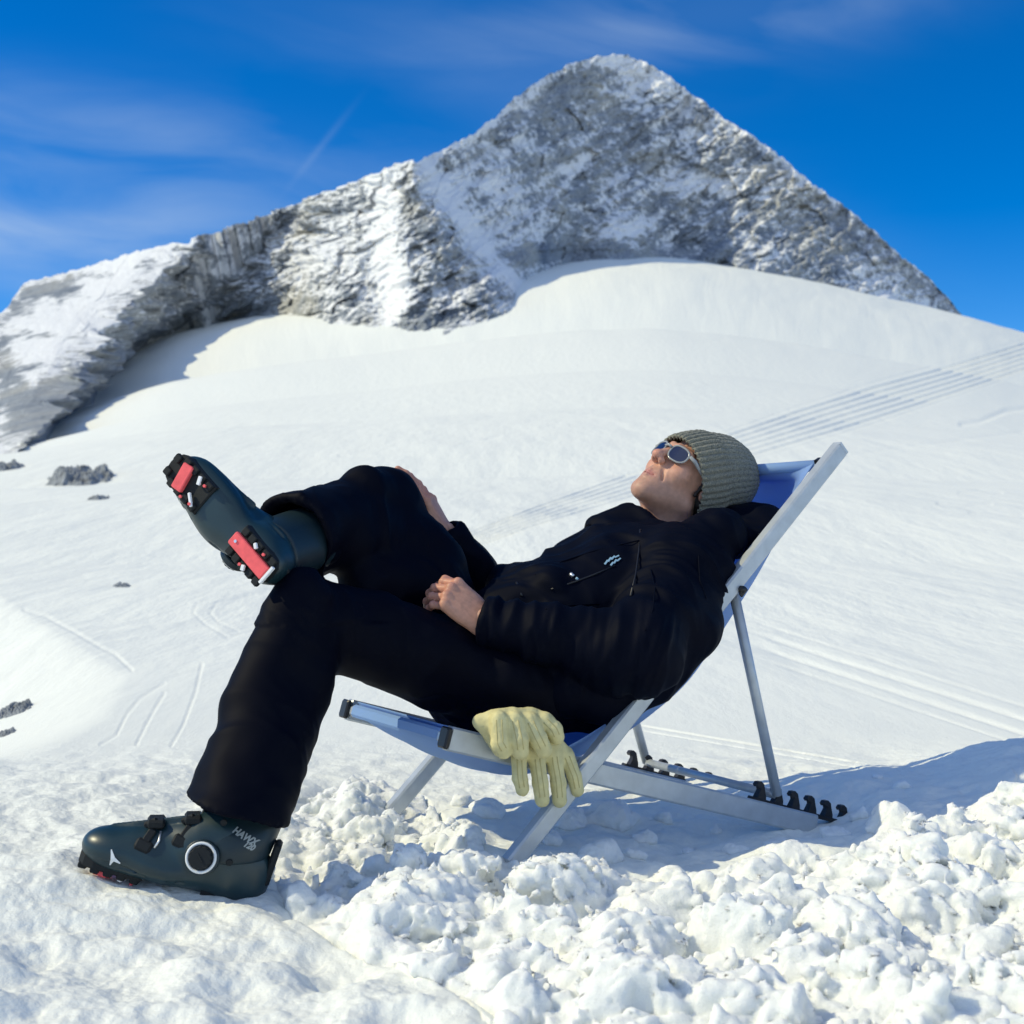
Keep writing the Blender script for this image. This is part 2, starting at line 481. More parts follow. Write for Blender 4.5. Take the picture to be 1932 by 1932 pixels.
# sling canvas: light blue, lets some light through
M_SLING, nn, ll, b = nodes_of('blue_sling_canvas')
b.inputs['Base Color'].default_value = (0.33, 0.52, 0.82, 1); b.inputs['Roughness'].default_value = 0.7
b.inputs['Specular IOR Level'].default_value = 0.2
tr = nn.new("ShaderNodeBsdfTranslucent"); tr.inputs[0].default_value = (0.10, 0.31, 0.82, 1)
mx = nn.new("ShaderNodeMixShader"); mx.inputs[0].default_value = 0.38
ll.new(b.outputs[0], mx.inputs[1]); ll.new(tr.outputs[0], mx.inputs[2]); ll.new(mx.outputs[0], nn["Material Output"].inputs[0])
tc = nn.new("ShaderNodeTexCoord"); nz = nn.new("ShaderNodeTexNoise"); nz.inputs['Scale'].default_value = 600
ll.new(tc.outputs['Object'], nz.inputs['Vector'])
bp = nn.new("ShaderNodeBump"); bp.inputs['Strength'].default_value = 0.2; bp.inputs['Distance'].default_value = 0.001
ll.new(nz.outputs[0], bp.inputs['Height']); ll.new(bp.outputs[0], b.inputs['Normal'])
# knitted wool
M_KNIT, nn, ll, b = nodes_of('grey_green_knit')
b.inputs['Base Color'].default_value = (0.27, 0.26, 0.20, 1); b.inputs['Roughness'].default_value = 0.9
b.inputs['Specular IOR Level'].default_value = 0.1
b.inputs['Sheen Weight'].default_value = 0.2
tc = nn.new("ShaderNodeTexCoord"); nz = nn.new("ShaderNodeTexNoise"); nz.inputs['Scale'].default_value = 350; nz.inputs['Detail'].default_value = 3
ll.new(tc.outputs['Object'], nz.inputs['Vector'])
cr = nn.new("ShaderNodeValToRGB"); cr.color_ramp.elements[0].color = (0.085, 0.095, 0.085, 1); cr.color_ramp.elements[1].color = (0.33, 0.31, 0.23, 1)
cr.color_ramp.elements[0].position = 0.3; cr.color_ramp.elements[1].position = 0.68
ll.new(nz.outputs[0], cr.inputs[0]); ll.new(cr.outputs[0], b.inputs['Base Color'])
bp = nn.new("ShaderNodeBump"); bp.inputs['Strength'].default_value = 0.5; bp.inputs['Distance'].default_value = 0.002
ll.new(nz.outputs[0], bp.inputs['Height']); ll.new(bp.outputs[0], b.inputs['Normal'])
# skin, tinted per vertex for lips, stubble and flush
M_SKIN, nn, ll, b = nodes_of('skin')
at = nn.new("ShaderNodeAttribute"); at.attribute_name = "tint"
tc = nn.new("ShaderNodeTexCoord"); nz = nn.new("ShaderNodeTexNoise"); nz.inputs['Scale'].default_value = 90; nz.inputs['Detail'].default_value = 4
ll.new(tc.outputs['Object'], nz.inputs['Vector'])
mr = nn.new("ShaderNodeMapRange"); mr.inputs[1].default_value = 0.3; mr.inputs[2].default_value = 0.7; mr.inputs[3].default_value = 0.86; mr.inputs[4].default_value = 1.08
ll.new(nz.outputs[0], mr.inputs[0])
mm = nn.new("ShaderNodeMixRGB"); mm.blend_type = 'MULTIPLY'; mm.inputs[0].default_value = 1
ll.new(at.outputs['Color'], mm.inputs[1]); ll.new(mr.outputs[0], mm.inputs[2]); ll.new(mm.outputs[0], b.inputs['Base Color'])
b.inputs['Roughness'].default_value = 0.5; b.inputs['Specular IOR Level'].default_value = 0.35
b.inputs['Subsurface Weight'].default_value = 0.12; b.inputs['Subsurface Radius'].default_value = (0.012, 0.004, 0.002); b.inputs['Subsurface Scale'].default_value = 0.5
bp = nn.new("ShaderNodeBump"); bp.inputs['Strength'].default_value = 0.12; bp.inputs['Distance'].default_value = 0.001
n2 = nn.new("ShaderNodeTexNoise"); n2.inputs['Scale'].default_value = 420; ll.new(tc.outputs['Object'], n2.inputs['Vector'])
ll.new(n2.outputs[0], bp.inputs['Height']); ll.new(bp.outputs[0], b.inputs['Normal'])
# snow
M_SNOW, nn, ll, b = nodes_of('snow')
b.inputs['Base Color'].default_value = (0.87, 0.885, 0.825, 1); b.inputs['Roughness'].default_value = 0.75; b.inputs['Specular IOR Level'].default_value = 0.15
geo = nn.new("ShaderNodeNewGeometry")
na = nn.new("ShaderNodeTexNoise"); na.inputs['Scale'].default_value = 120; na.inputs['Detail'].default_value = 6; na.inputs['Roughness'].default_value = 0.65
ll.new(geo.outputs['Position'], na.inputs['Vector'])
at = nn.new("ShaderNodeAttribute"); at.attribute_name = "near"
bp = nn.new("ShaderNodeBump"); bp.inputs['Distance'].default_value = 0.008
ml = nn.new("ShaderNodeMath"); ml.operation = 'MULTIPLY'; ml.inputs[1].default_value = 0.8
ll.new(at.outputs['Fac'], ml.inputs[0]); ll.new(ml.outputs[0], bp.inputs['Strength'])
ll.new(na.outputs[0], bp.inputs['Height'])
nb = nn.new("ShaderNodeTexNoise"); nb.inputs['Scale'].default_value = 0.35; nb.inputs['Detail'].default_value = 7; nb.inputs['Roughness'].default_value = 0.6
mp = nn.new("ShaderNodeMapping"); mp.inputs['Scale'].default_value = (2.2, 0.5, 1.0); mp.inputs['Rotation'].default_value = (0, 0, R(-20))
ll.new(geo.outputs['Position'], mp.inputs[0]); ll.new(mp.outputs[0], nb.inputs['Vector'])
bp2 = nn.new("ShaderNodeBump"); bp2.inputs['Distance'].default_value = 0.8
inv = nn.new("ShaderNodeMath"); inv.operation = 'MULTIPLY_ADD'; inv.inputs[1].default_value = -0.22; inv.inputs[2].default_value = 0.22
ll.new(at.outputs['Fac'], inv.inputs[0]); ll.new(inv.outputs[0], bp2.inputs['Strength'])
ll.new(nb.outputs[0], bp2.inputs['Height']); ll.new(bp.outputs[0], bp2.inputs['Normal']); ll.new(bp2.outputs[0], b.inputs['Normal'])
M_SNOWN = M_SNOW.copy(); M_SNOWN.name = 'soft_near_snow'
ml.inputs[1].default_value = 0.5      # the packed ground is smoother than the broken lumps
_b = M_SNOWN.node_tree.nodes["Principled BSDF"]
_b.inputs['Subsurface Weight'].default_value = 1.0; _b.inputs['Subsurface Radius'].default_value = (0.012, 0.012, 0.012); _b.inputs['Subsurface Scale'].default_value = 1.0
_b.inputs['Base Color'].default_value = (0.885, 0.90, 0.855, 1)
# rock with snow lying on it
M_ROCK, nn, ll, b = nodes_of('snow_dusted_rock')
geo = nn.new("ShaderNodeNewGeometry")
at = nn.new("ShaderNodeAttribute"); at.attribute_name = "snow"
n1 = nn.new("ShaderNodeTexNoise"); n1.inputs['Scale'].default_value = 0.16; n1.inputs['Detail'].default_value = 8; n1.inputs['Roughness'].default_value = 0.68
ll.new(geo.outputs['Position'], n1.inputs['Vector'])
ad = nn.new("ShaderNodeMath"); ad.operation = 'MULTIPLY_ADD'; ad.inputs[1].default_value = 3.3; ad.inputs[2].default_value = -1.65
ll.new(n1.outputs[0], ad.inputs[0])
sm = nn.new("ShaderNodeMath"); sm.operation = 'ADD'; ll.new(ad.outputs[0], sm.inputs[0]); ll.new(at.outputs['Fac'], sm.inputs[1])
st = nn.new("ShaderNodeMapRange"); st.interpolation_type = 'SMOOTHSTEP'; st.inputs[1].default_value = 0.22; st.inputs[2].default_value = 0.62
ll.new(sm.outputs[0], st.inputs[0])
n3 = nn.new("ShaderNodeTexNoise"); n3.inputs['Scale'].default_value = 0.022; n3.inputs['Detail'].default_value = 6
ll.new(geo.outputs['Position'], n3.inputs['Vector'])
rc = nn.new("ShaderNodeValToRGB"); el = rc.color_ramp.elements
el[0].position = 0.3; el[0].color = (0.19, 0.225, 0.28, 1); el[1].position = 0.68; el[1].color = (0.45, 0.45, 0.425, 1)
e3 = rc.color_ramp.elements.new(0.48); e3.color = (0.32, 0.35, 0.385, 1)
ll.new(n3.outputs[0], rc.inputs[0])
n4 = nn.new("ShaderNodeTexNoise"); n4.inputs['Scale'].default_value = 0.4; n4.inputs['Detail'].default_value = 6; n4.inputs['Roughness'].default_value = 0.7
ll.new(geo.outputs['Position'], n4.inputs['Vector'])
mr = nn.new("ShaderNodeMapRange"); mr.inputs[1].default_value = 0.3; mr.inputs[2].default_value = 0.7; mr.inputs[3].default_value = 0.6; mr.inputs[4].default_value = 1.25
ll.new(n4.outputs[0], mr.inputs[0])
mu = nn.new("ShaderNodeMixRGB"); mu.blend_type = 'MULTIPLY'; mu.inputs[0].default_value = 1; ll.new(rc.outputs[0], mu.inputs[1]); ll.new(mr.outputs[0], mu.inputs[2])
mx = nn.new("ShaderNodeMixRGB"); mx.inputs[2].default_value = (0.84, 0.85, 0.86, 1)
ll.new(st.outputs[0], mx.inputs[0]); ll.new(mu.outputs[0], mx.inputs[1]); ll.new(mx.outputs[0], b.inputs['Base Color'])
b.inputs['Roughness'].default_value = 0.85; b.inputs['Specular IOR Level'].default_value = 0.15
bp = nn.new("ShaderNodeBump"); bp.inputs['Strength'].default_value = 0.42; bp.inputs['Distance'].default_value = 5.0
ll.new(n1.outputs[0], bp.inputs['Height']); ll.new(bp.outputs[0], b.inputs['Normal'])
# near stones
M_STONE = mat('grey_stone', (0.27, 0.29, 0.31), 0.85, spec=0.2, noise=(4, 0.5), bump=(9, 0.5, 0.05))

def point_attr(o, name, val):
    a = o.data.attributes.new(name, 'FLOAT', 'POINT')
    a.data.foreach_set("value", np.asarray(val, np.float32))
def color_attr(o, name, rgb):
    a = o.data.attributes.new(name, 'FLOAT_COLOR', 'POINT')
    c = np.ones((len(rgb), 4), np.float32); c[:, :3] = rgb
    a.data.foreach_set("color", c.ravel())

# ================================================================== SETTING: snow
BASE_X = [-900, -400, 0, 60, 150, 200, 270, 340, 450, 545, 620, 700, 790, 850, 920, 955, 980, 1005, 1035, 1080, 1160, 1260, 1330, 1420, 1530, 1620, 1700, 1760, 1825, 1870, 1932, 2300, 2900]
BASE_Y = [1000, 980, 890, 845, 785, 735, 662, 632, 606, 602, 625, 640, 655, 636, 616, 597, 570, 543, 520, 504, 512, 497, 510, 545, 556, 578, 606, 598, 602, 620, 632, 690, 760]
_bt = np.arange(-1400, 3400, 4.0)
def _gs(y, sig):
    k = np.exp(-0.5 * (np.arange(-int(3 * sig / 4), int(3 * sig / 4) + 1) * 4 / sig) ** 2); k /= k.sum()
    n = len(k) // 2
    return np.convolve(np.concatenate([np.full(n, y[0]), y, np.full(n, y[-1])]), k, 'valid')
_bt_fine = _gs(np.interp(_bt, BASE_X, BASE_Y), 6.0)
_env = np.array([_bt_fine[max(0, i - 24):i + 25].max() for i in range(len(_bt))])
_bt_wide = _gs(_env, 90.0) + 8
def base_y(px, wide=0.0):
    return np.interp(px, _bt, _bt_fine) * (1 - wide) + np.interp(px, _bt, _bt_wide) * wide
DBASE = 1100.0
_E = _gs(np.interp(_bt, [-900, -400, 0, 150, 300, 450, 545, 700, 850, 1000, 1130, 1260, 1420, 1530, 1620, 1700, 1760, 1825, 1900, 1932, 2300, 2900],
                   [.02, .06, .105, .132, .158, .172, .178, .187, .198, .2075, .2130, .2140, .2045, .1955, .187, .179, .1735, .1685, .159, .155, .12, .09]), 40.0)
def glacier(px, De):
    zt = np.interp(np.log(np.maximum(De, 5.0)), ZT_D, ZT_Z)
    zb = CAMZ + np.interp(px, _bt, _E) * DBASE
    k = sstep(math.log(10), math.log(330), np.log(np.maximum(De, 1.0)))
    return zt * (1 + k * (zb / 187.0 - 1)), zb
ZT_D = np.log([5.0, 9.0, 15.0, 40.0, 110.0, 260.0, 520.0, 1100.0])
ZT_Z = [0.0, 0.05, 0.35, 2.3, 9.5, 26.0, 66.0, 187.0]

_dg = np.exp(np.linspace(math.log(90), math.log(1099), 500))
_eg = (glacier(_bt[:, None] + 0 * _dg[None], _dg[None] + 0 * _bt[:, None])[0] - CAMZ) / _dg[None]
_hit = _eg >= ((HORY - _bt_fine) / FPX)[:, None]
_bd = _gs(np.where(_hit.any(1), _dg[_hit.argmax(1)], 1099.0), 20.0)
def base_d(px): return np.interp(px, _bt, _bd)
CTRL = np.array([  # x, y, z of the trampled snow near the chair
    (-0.50, 2.40, -0.012), (-0.42, 2.36, -0.030), (-0.54, 2.36, -0.008), (-0.62, 2.36, 0.014), (-0.72, 2.34, 0.036), (-0.82, 2.34, 0.045), (-0.60, 2.27, 0.008), (-0.46, 2.28, -0.022), (-0.36, 2.30, -0.060), (-0.50, 2.15, -0.035), (0.00, 2.58, -0.02), (-0.28, 3.10, -0.02), (0.68, 3.00, -0.055),
    (0.45, 2.82, -0.085), (0.30, 2.75, -0.07), (0.25, 2.52, -0.015), (0.60, 2.6, 0.01), (0.95, 2.85, 0.03), (1.25, 3.15, 0.115), (1.5, 3.3, 0.15), (0.95, 3.25, 0.015),
    (-0.24, 2.46, -0.085), (-0.10, 2.36, -0.03), (0.0, 1.75, -0.03), (0.7, 1.8, 0.0), (-0.7, 1.8, -0.03), (-0.25, 2.1, -0.055), (0.3, 2.2, -0.03),
    (-1.0, 2.5, -0.01), (-1.0, 3.0, 0.0), (-0.5, 3.0, -0.01), (0.2, 3.5, -0.02), (0.9, 3.8, -0.02), (-0.5, 4.0, 0.0), (0.9, 2.2, 0.03), (1.2, 2.6, 0.07),
    (0.0, 1.2, -0.05), (0.8, 1.2, -0.03), (-0.8, 1.2, -0.05), (-1.5, 2.0, 0.0), (1.9, 2.8, 0.12), (2.0, 4.0, 0.03), (0.12, 3.25, -0.03), (0.15, 2.95, -0.05)], np.float32)
def ctrl_z(x, y):
    num = np.zeros_like(x); den = np.zeros_like(x)
    for cx, cy, cz in CTRL:
        d2 = (x - cx) ** 2 + (y - cy) ** 2
        w = 1 / (d2 + 0.012) ** 1.6
        num += w * cz; den += w
    return num / den
def chunk_mask(x, y):
    """how broken the snow is: 1 = rubble, 0 = smooth"""
    yy = np.maximum(y, 0.3)
    px = CPX + FPX * x / yy
    py = HORY + FPX * (CAMZ + 0.03) / yy
    xe = np.interp(py, [1400, 1470, 1600, 1720, 1800, 1900, 2000], [820, 640, 500, 560, 760, 930, 1050])
    ye = np.interp(px, [400, 600, 800, 900, 1000, 1250, 1500, 1640, 1700, 1930, 2300], [1470, 1455, 1500, 1600, 1635, 1640, 1640, 1610, 1590, 1545, 1500])
    m = sstep(-150, 150, px - xe) * sstep(-30, 50, py - ye)
    return np.where(y < 0.5, 0.6, m)
def near_z(x, y):
    m = chunk_mask(x, y)
    z = ctrl_z(x, y)
    wx = x + 0.035 * fbm(x * 9, y * 9, 1.3, 3); wy = y + 0.035 * fbm(x * 9 + 7, y * 9, 4.3, 3)
    d = 0
    for f, a, sd in ((2.9, 0.056, 1), (6.0, 0.030, 2), (12.0, 0.010, 3)):
        q = pnoise(wx * f + sd * 3.3, wy * f, sd * 1.7)
        d = d + a * np.minimum(1.0, 1.9 * (np.sqrt(q * q + 0.004) - 0.05))
    for f, a, sd in ((7.0, 0.030, 2),):
        c, r_ = cells(wx * f + sd, wy * f, sd)
        d = d + a * (r_ > .5) * (0.3 + r_) * np.clip(1 - (c * 1.35) ** 2, 0, 1)
    z = z + m * (d - 0.045)
    soft = (1 - m) * sstep(5.0, 2.6, y)
    z = z + soft * (0.020 * fbm(x * 3.1, y * 3.1, 0.4, 3) + 0.011 * fbm(x * 12, y * 12, 3.4, 4) + 0.010 * (np.abs(pnoise(x * 7 + 3, y * 7, 1.1)) - .2))
    fore = sstep(2.25, 1.9, y) * (1 - m)
    z = z + fore * 0.042 * fbm(x * 5.0 + 4, y * 5.0, 7.7, 2)
    return z, m
def terrain(x, y):
    D = np.maximum(y, 0.2)
    r = np.hypot(x, y)
    px = CPX + FPX * x / D
    front = y > 0.25 * r
    px = np.where(front, np.clip(px, -900, 2900), np.where(x < 0, -900, 2900))
    De = np.where(front, D, np.maximum(r * 0.25, 0.2))
    # far field
    zf, zb = glacier(px, De)
    zf = zf + sstep(150, 900, De) * sstep(1100, 1000, De) * (.07 * ridged(px / 13 + 1.5 * fbm(px / 90, np.log(De) * 4, .2, 2), np.log(De) * 4, .3, 3) + .9 * fbm(px / 120, De / 160, 1.3, 3))
    back = De > DBASE
    zf = np.where(back, zb - 0.12 * (De - DBASE), zf)
    zf = zf * np.where(front, 1.0, sstep(-0.5, 0.25, y / np.maximum(r, 0.01)) * 0.6)
    # gentle rolls of the piste
    zf = zf + sstep(4, 14, r) * np.interp(np.log(np.maximum(De, 1)), np.log([4.0, 30, 120, 400]), [.006, .005, .0018, .0012]) * De * fbm(x / (De * 0.25 + 2), np.log(De) * 2.2, 0.7, 3) * sstep(1100, 500, De)
    # crest on the left that drops away
    xc = np.interp(De, [3.3, 3.75, 4.5, 5.8, 8.5, 12, 20], [-1.75, -1.32, -1.36, -1.68, -3.0, -4.8, -9])
    dl = np.maximum(0, xc - x)
    zf = zf - np.where(front, 0.34 * dl * dl / (dl + 0.15) * sstep(30, 8, De) * sstep(3.2, 3.9, De), 0)
    return zf, px, De, front

def radial(a, b, n): return np.exp(np.linspace(math.log(a), math.log(b), n, endpoint=False))
RR = np.concatenate([radial(0.3, 1.25, 60), radial(1.25, 4.6, 640), radial(4.6, 30, 260), radial(30, 1100, 620), np.linspace(1100, 1400, 12)])
AZ = np.concatenate([np.linspace(-180, -60, 24, endpoint=False), np.linspace(-60, -27, 90, endpoint=False), np.linspace(-27, 27, 1000, endpoint=False), np.linspace(27, 60, 90, endpoint=False), np.linspace(60, 180, 24, endpoint=False)])
rr, aa = np.meshgrid(RR, np.radians(AZ), indexing='ij')
cosA = np.cos(aa)
# rows follow depth in front, radius elsewhere
fr = np.clip(cosA, 0.5, 1)
gx = rr / fr * np.sin(aa); gy = rr / fr * cosA
gxf, gyf = gx.ravel(), gy.ravel()
zf, gpx, gD, gfr = terrain(gxf, gyf)
near_w = sstep(4.6, 3.4, np.hypot(gxf, gyf))
sel = np.hypot(gxf, gyf) < 4.7
zn = np.zeros_like(zf); mk = np.zeros_like(zf)
zn[sel], mk[sel] = near_z(gxf[sel], gyf[sel])
gz = zf * (1 - near_w) + zn * near_w
# snow grooves left by groomers and skis
gpy = HORY - FPX * (gz - CAMZ) / gD
def groove_band(xs, y0, y1, n, amp, sharp=1.0, x_in=None):
    global gz
    a = np.interp(gpx, xs, y0); b_ = np.interp(gpx, xs, y1)
    v = (gpy - a) / (b_ - a)
    inside = sstep(-0.02, 0.06, v) * sstep(1.02, 0.94, v) * (gpx > xs[0]) * (gpx < xs[-1]) * gfr * (gD > 3.4)
    if x_in is not None: inside = inside * sstep(x_in[0], x_in[1], gpx) * sstep(x_in[3], x_in[2], gpx)
    prof = np.clip(0.5 + 0.5 * np.cos(2 * math.pi * n * v), 0, 1) ** 4
    sl = gD * amp * (b_ - a) / n / FPX * (1 + 1.0 * sstep(1300, 900, gpx) * (n > 4))
    gz = gz - inside * prof * sl
groove_band([700, 870, 1000, 1240, 1380, 1500, 1650, 1800, 1932, 2300], [1075, 1005, 955, 868, 810, 768, 720, 680, 640, 560], [1110, 1048, 1000, 930, 880, 845, 800, 750, 705, 620], 7, 0.36, x_in=(700, 860, 1990, 2250))
groove_band([1150, 1220, 1630, 1700], [1357, 1368, 1438, 1450], [1369, 1380, 1450, 1462], 1, 0.45, x_in=(1170, 1230, 1600, 1640))
groove_band([1380, 1420, 1932, 2100], [1160, 1170, 1330, 1380], [1230, 1240, 1410, 1460], 3, 0.18, x_in=(1400, 1500, 1990, 2050))
def groove_line(pts, w, amp):
    global gz
    xs_ = [p[0] for p in pts]; ys_ = [p[1] for p in pts]
    m = np.where((gpx > min(xs_) - 4 * w) & (gpx < max(xs_) + 4 * w) & (gpy > min(ys_) - 4 * w) & (gpy < max(ys_) + 4 * w) & gfr & (gD > 3.0))[0]
    if len(m) == 0: return
    P_ = np.stack([gpx[m], gpy[m]], 1); dm = np.full(len(m), 1e9)
    for a_, b_ in zip(pts[:-1], pts[1:]):
        a_ = np.array(a_, float); b_ = np.array(b_, float); e = b_ - a_; t = np.clip(((P_ - a_) @ e) / (e @ e), 0, 1)
        dm = np.minimum(dm, np.linalg.norm(P_ - a_ - t[:, None] * e, axis=1))
    gz[m] -= amp * (np.exp(-(dm / w) ** 2) - .12 * np.exp(-((dm - 2.2 * w) / w) ** 2)) * gD[m] * w / FPX
for pts_, w_, a_ in (([(312, 1288), (265, 1318), (242, 1346), (222, 1386), (192, 1403)], 2.6, .9), ([(312, 1308), (297, 1331), (277, 1368), (260, 1403)], 2.6, .9), ([(382, 1253), (370, 1306), (347, 1368), (325, 1406)], 2.6, .9),
                     ([(482, 1121), (405, 1128), (372, 1138), (365, 1156), (390, 1178), (430, 1201)], 2.6, .7), ([(470, 1124), (410, 1136), (397, 1156), (412, 1173), (450, 1190)], 2.6, .7),
                     ([(47, 1151), (87, 1163), (140, 1191), (192, 1221), (217, 1233), (250, 1263)], 3.0, .9), ([(640, 860), (700, 862), (775, 858)], 2.4, .8), ([(1770, 950), (1820, 955), (1870, 950)], 2.6, .8), ([(1830, 968), (1880, 975), (1930, 972)], 2.6, .8),
                     ([(1810, 930), (1850, 925), (1890, 930)], 2.6, .7), ([(1815, 800), (1850, 795), (1900, 775), (1940, 770)], 4.0, .9), ([(920, 828), (945, 822)], 2.6, .8), ([(1600, 860), (1750, 838), (1932, 815)], 3.0, .5)):
    groove_line(pts_, w_, a_ * .55)
gz = gz - 0.07 * sstep(0.30, 0.85, mk) * near_w        # the broken snow itself is built below
gxo, gyo = gxf, gyf
ids = np.arange(rr.size).reshape(rr.shape)
na_ = len(AZ)
nxt = np.roll(ids, -1, axis=1)
quads = np.stack([ids[:-1].ravel(), nxt[:-1].ravel(), nxt[1:].ravel(), ids[1:].ravel()], 1)[:, ::-1]
ctr = len(gxf)
snow = mesh_obj('snow_ground', np.stack([gxo, gyo, gz], 1), quads, M_SNOW)
tag(snow, kind='structure')
point_attr(snow, "near", sstep(9, 3.5, gD) * 0.8 + 0.0 * mk)
# plug the small hole under the camera
plug = [(0.3 * math.sin(math.radians(a)) / max(0.5, math.cos(math.radians(a))), 0.3 * math.cos(math.radians(a)) / max(0.5, math.cos(math.radians(a)))) for a in AZ]

def ground_at(x, y):
    xa = np.array([x], np.float32); ya = np.array([y], np.float32)
    if math.hypot(x, y) < 3.4: return float(near_z(xa, ya)[0][0])
    f = float(terrain(xa, ya)[0][0]); w = float(sstep(4.6, 3.4, np.array([math.hypot(x, y)]))[0])
    return f * (1 - w) + float(near_z(xa, ya)[0][0]) * w

# ---- broken snow: one clotted mass nobody could count
def ico(sub):
    import bmesh
    bm = bmesh.new(); bmesh.ops.create_icosphere(bm, subdivisions=sub, radius=1)
    v = np.array([x.co for x in bm.verts], np.float32); f = np.array([[x.index for x in q.verts] for q in bm.faces], np.int32)
    bm.free(); return v, f
rub = SDF((-0.74, 1.42, -0.20), (1.42, 3.42, 0.24), 0.0049)
rx = rub.lo[0] + rub.h * np.arange(rub.n[0]); ry = rub.lo[1] + rub.h * np.arange(rub.n[1]); rz = (rub.lo[2] + rub.h * np.arange(rub.n[2])).astype(np.float32)
RX, RY = np.meshgrid(rx.astype(np.float32), ry.astype(np.float32), indexing='ij')
hz_, hm_ = near_z(RX.ravel(), RY.ravel())
hz_ = hz_.reshape(RX.shape); hm_ = hm_.reshape(RX.shape)
hz0_ = hz_.copy()
hz_ = hz_ + 0.006 - 0.075 * sstep(0.62, 0.10, hm_) + 0.012 * fbm(RX * 9, RY * 9, 3.3, 3)
rub.V = ((rz[None, None, :] - hz_[:, :, None]) * 0.85).astype(np.float32)
def put_lump(x, y, sz, lift=0.25):
    ix = int((x - rub.lo[0]) / rub.h); iy = int((y - rub.lo[1]) / rub.h)
    if not (0 <= ix < rub.n[0] and 0 <= iy < rub.n[1]): return
    z0 = float(hz0_[ix, iy])
    q = Matrix.Rotation(random.uniform(0, 6.28), 3, 'Z') @ Matrix.Rotation(random.uniform(-.5, .5), 3, 'X')
    A_ = [q.col[k] for k in range(3)]
    rub.ell((x, y, z0 + sz * lift), (sz * random.uniform(.8, 1.35), sz * random.uniform(.75, 1.1), sz * random.uniform(.6, .9)), A_, k=.018 + .25 * sz)
cnt = 0
while cnt < 230:
    y = random.uniform(1.45, 3.35); x = random.uniform(-0.45, 0.46) * y
    m = float(chunk_mask(np.array([x]), np.array([y]))[0])
    if random.random() > m * m: continue
    if abs(x + 0.5) < 0.24 and abs(y - 2.38) < 0.14: continue
    lpx = CPX + FPX * x / y; lpy = HORY + FPX * (CAMZ - 0.02) / y
    if 900 < lpx < 1640 and lpy < 1670: continue
    put_lump(x, y, min(0.016 * (random.random() + 0.03) ** -0.5, .045)); cnt += 1
for (px, py, D, sz) in ((1130, 1572, 2.70, .062), (890, 1560, 2.72, .050), (1265, 1675, 2.50, .045), (1462, 1625, 2.64, .030), (1200, 1560, 2.76, .03), (1330, 1700, 2.42, .07), (1500, 1690, 2.5, .085), (1730, 1670, 2.5, .10),
                       (880, 1700, 2.38, .075), (1030, 1720, 2.35, .085), (760, 1790, 2.2, .08), (1180, 1850, 2.05, .10), (1600, 1860, 2.05, .11), (1850, 1700, 2.4, .11), (680, 1600, 2.72, .07), (600, 1570, 2.78, .05),
                       (1800, 1640, 2.6, .06), (1890, 1600, 2.65, .07), (1420, 1800, 2.15, .10), (960, 1880, 1.95, .08), (560, 1740, 2.33, .035), (640, 1745, 2.3, .04), (720, 1640, 2.6, .05), (800, 1620, 2.62, .06)):
    p = P(px, py, D); put_lump(p.x, p.y, sz * .72, .15)
for (px, py, sz) in ((1075, 1560, .045), (1150, 1552, .060), (1215, 1580, .030), (1040, 1590, .030), (1300, 1590, .022), (1385, 1602, .028), (1462, 1592, .026), (1250, 1545, .016), (920, 1545, .045), (870, 1530, .03), (1570, 1590, .03), (1620, 1560, .025), (1700, 1530, .03), (1345, 1560, .014), (1655, 1510, .018)):
    dep = FPX * (CAMZ + .045) / (py - HORY); put_lump((px - CPX) / FPX * dep, dep, sz, .12)
bi = np.argwhere(np.abs(rub.V) < .075)
bp_ = (rub.lo + rub.h * bi).astype(np.float32)
_w = .022 * fbm(bp_[:, 0] * 11, bp_[:, 1] * 11, bp_[:, 2] * 11, 2)
_d = np.zeros(len(bp_), np.float32)
for f, a in ((8.0, .017), (17.0, .015), (36.0, .0115), (78.0, .0060), (150.0, .0026)):
    q = pnoise(bp_[:, 0] * f + _w * f + 2.3 * f, bp_[:, 1] * f - _w * f, bp_[:, 2] * f + _w * f)
    _d += a * (np.minimum(1, 1.9 * (np.sqrt(q * q + .008) - .07)) - .40)
rub.V[bi[:, 0], bi[:, 1], bi[:, 2]] -= _d * np.maximum(hm_, .55)[bi[:, 0], bi[:, 1]]
rv, rq = rub.mesh(); rv = relax(rv, rq, 1, .2)
# drop what lies under the ground sheet anyway
keep = (rv[rq].mean(1)[:, 2] > -.19); rq = rq[keep]
rubble = mesh_obj('snow_rubble', rv, rq, M_SNOWN)
point_attr(rubble, "near", np.full(len(rv), 0.8))
tag(rubble, 'broken lumpy white snow churned up in front of the deck chair', 'snow', kind='stuff')
del rub, bi, bp_, _w, _d

# ================================================================== SETTING: mountain
SKY_X = [-900, -500, -200, 0, 40, 130, 200, 270, 340, 400, 470, 560, 650, 700, 760, 790, 850, 905, 950, 975, 1030, 1080, 1130, 1175, 1215, 1260, 1320, 1370, 1440, 1470, 1530, 1600, 1650, 1700, 1760, 1800, 1825, 1850]
SKY_Y = [900, 800, 700, 590, 535, 508, 490, 468, 455, 428, 400, 372, 335, 318, 300, 299, 270, 240, 200, 175, 140, 112, 100, 96, 108, 135, 180, 220, 265, 285, 340, 390, 430, 480, 525, 570, 603, 640]
NU, NV = 1500, 420
pu = np.linspace(-900, 1850, NU); vv = np.linspace(-0.12, 1.0, NV)
PU, VVV = np.meshgrid(pu, vv, indexing='ij')
skyy = np.interp(PU, _bt, _gs(np.interp(_bt, SKY_X, SKY_Y), 5.0))
by = base_y(PU)
n_sky = -5 * fbm(PU / 22, 3.1, 0.2, 5) - 2.5 * fbm(PU / 7, 1.1, 0.2, 2)
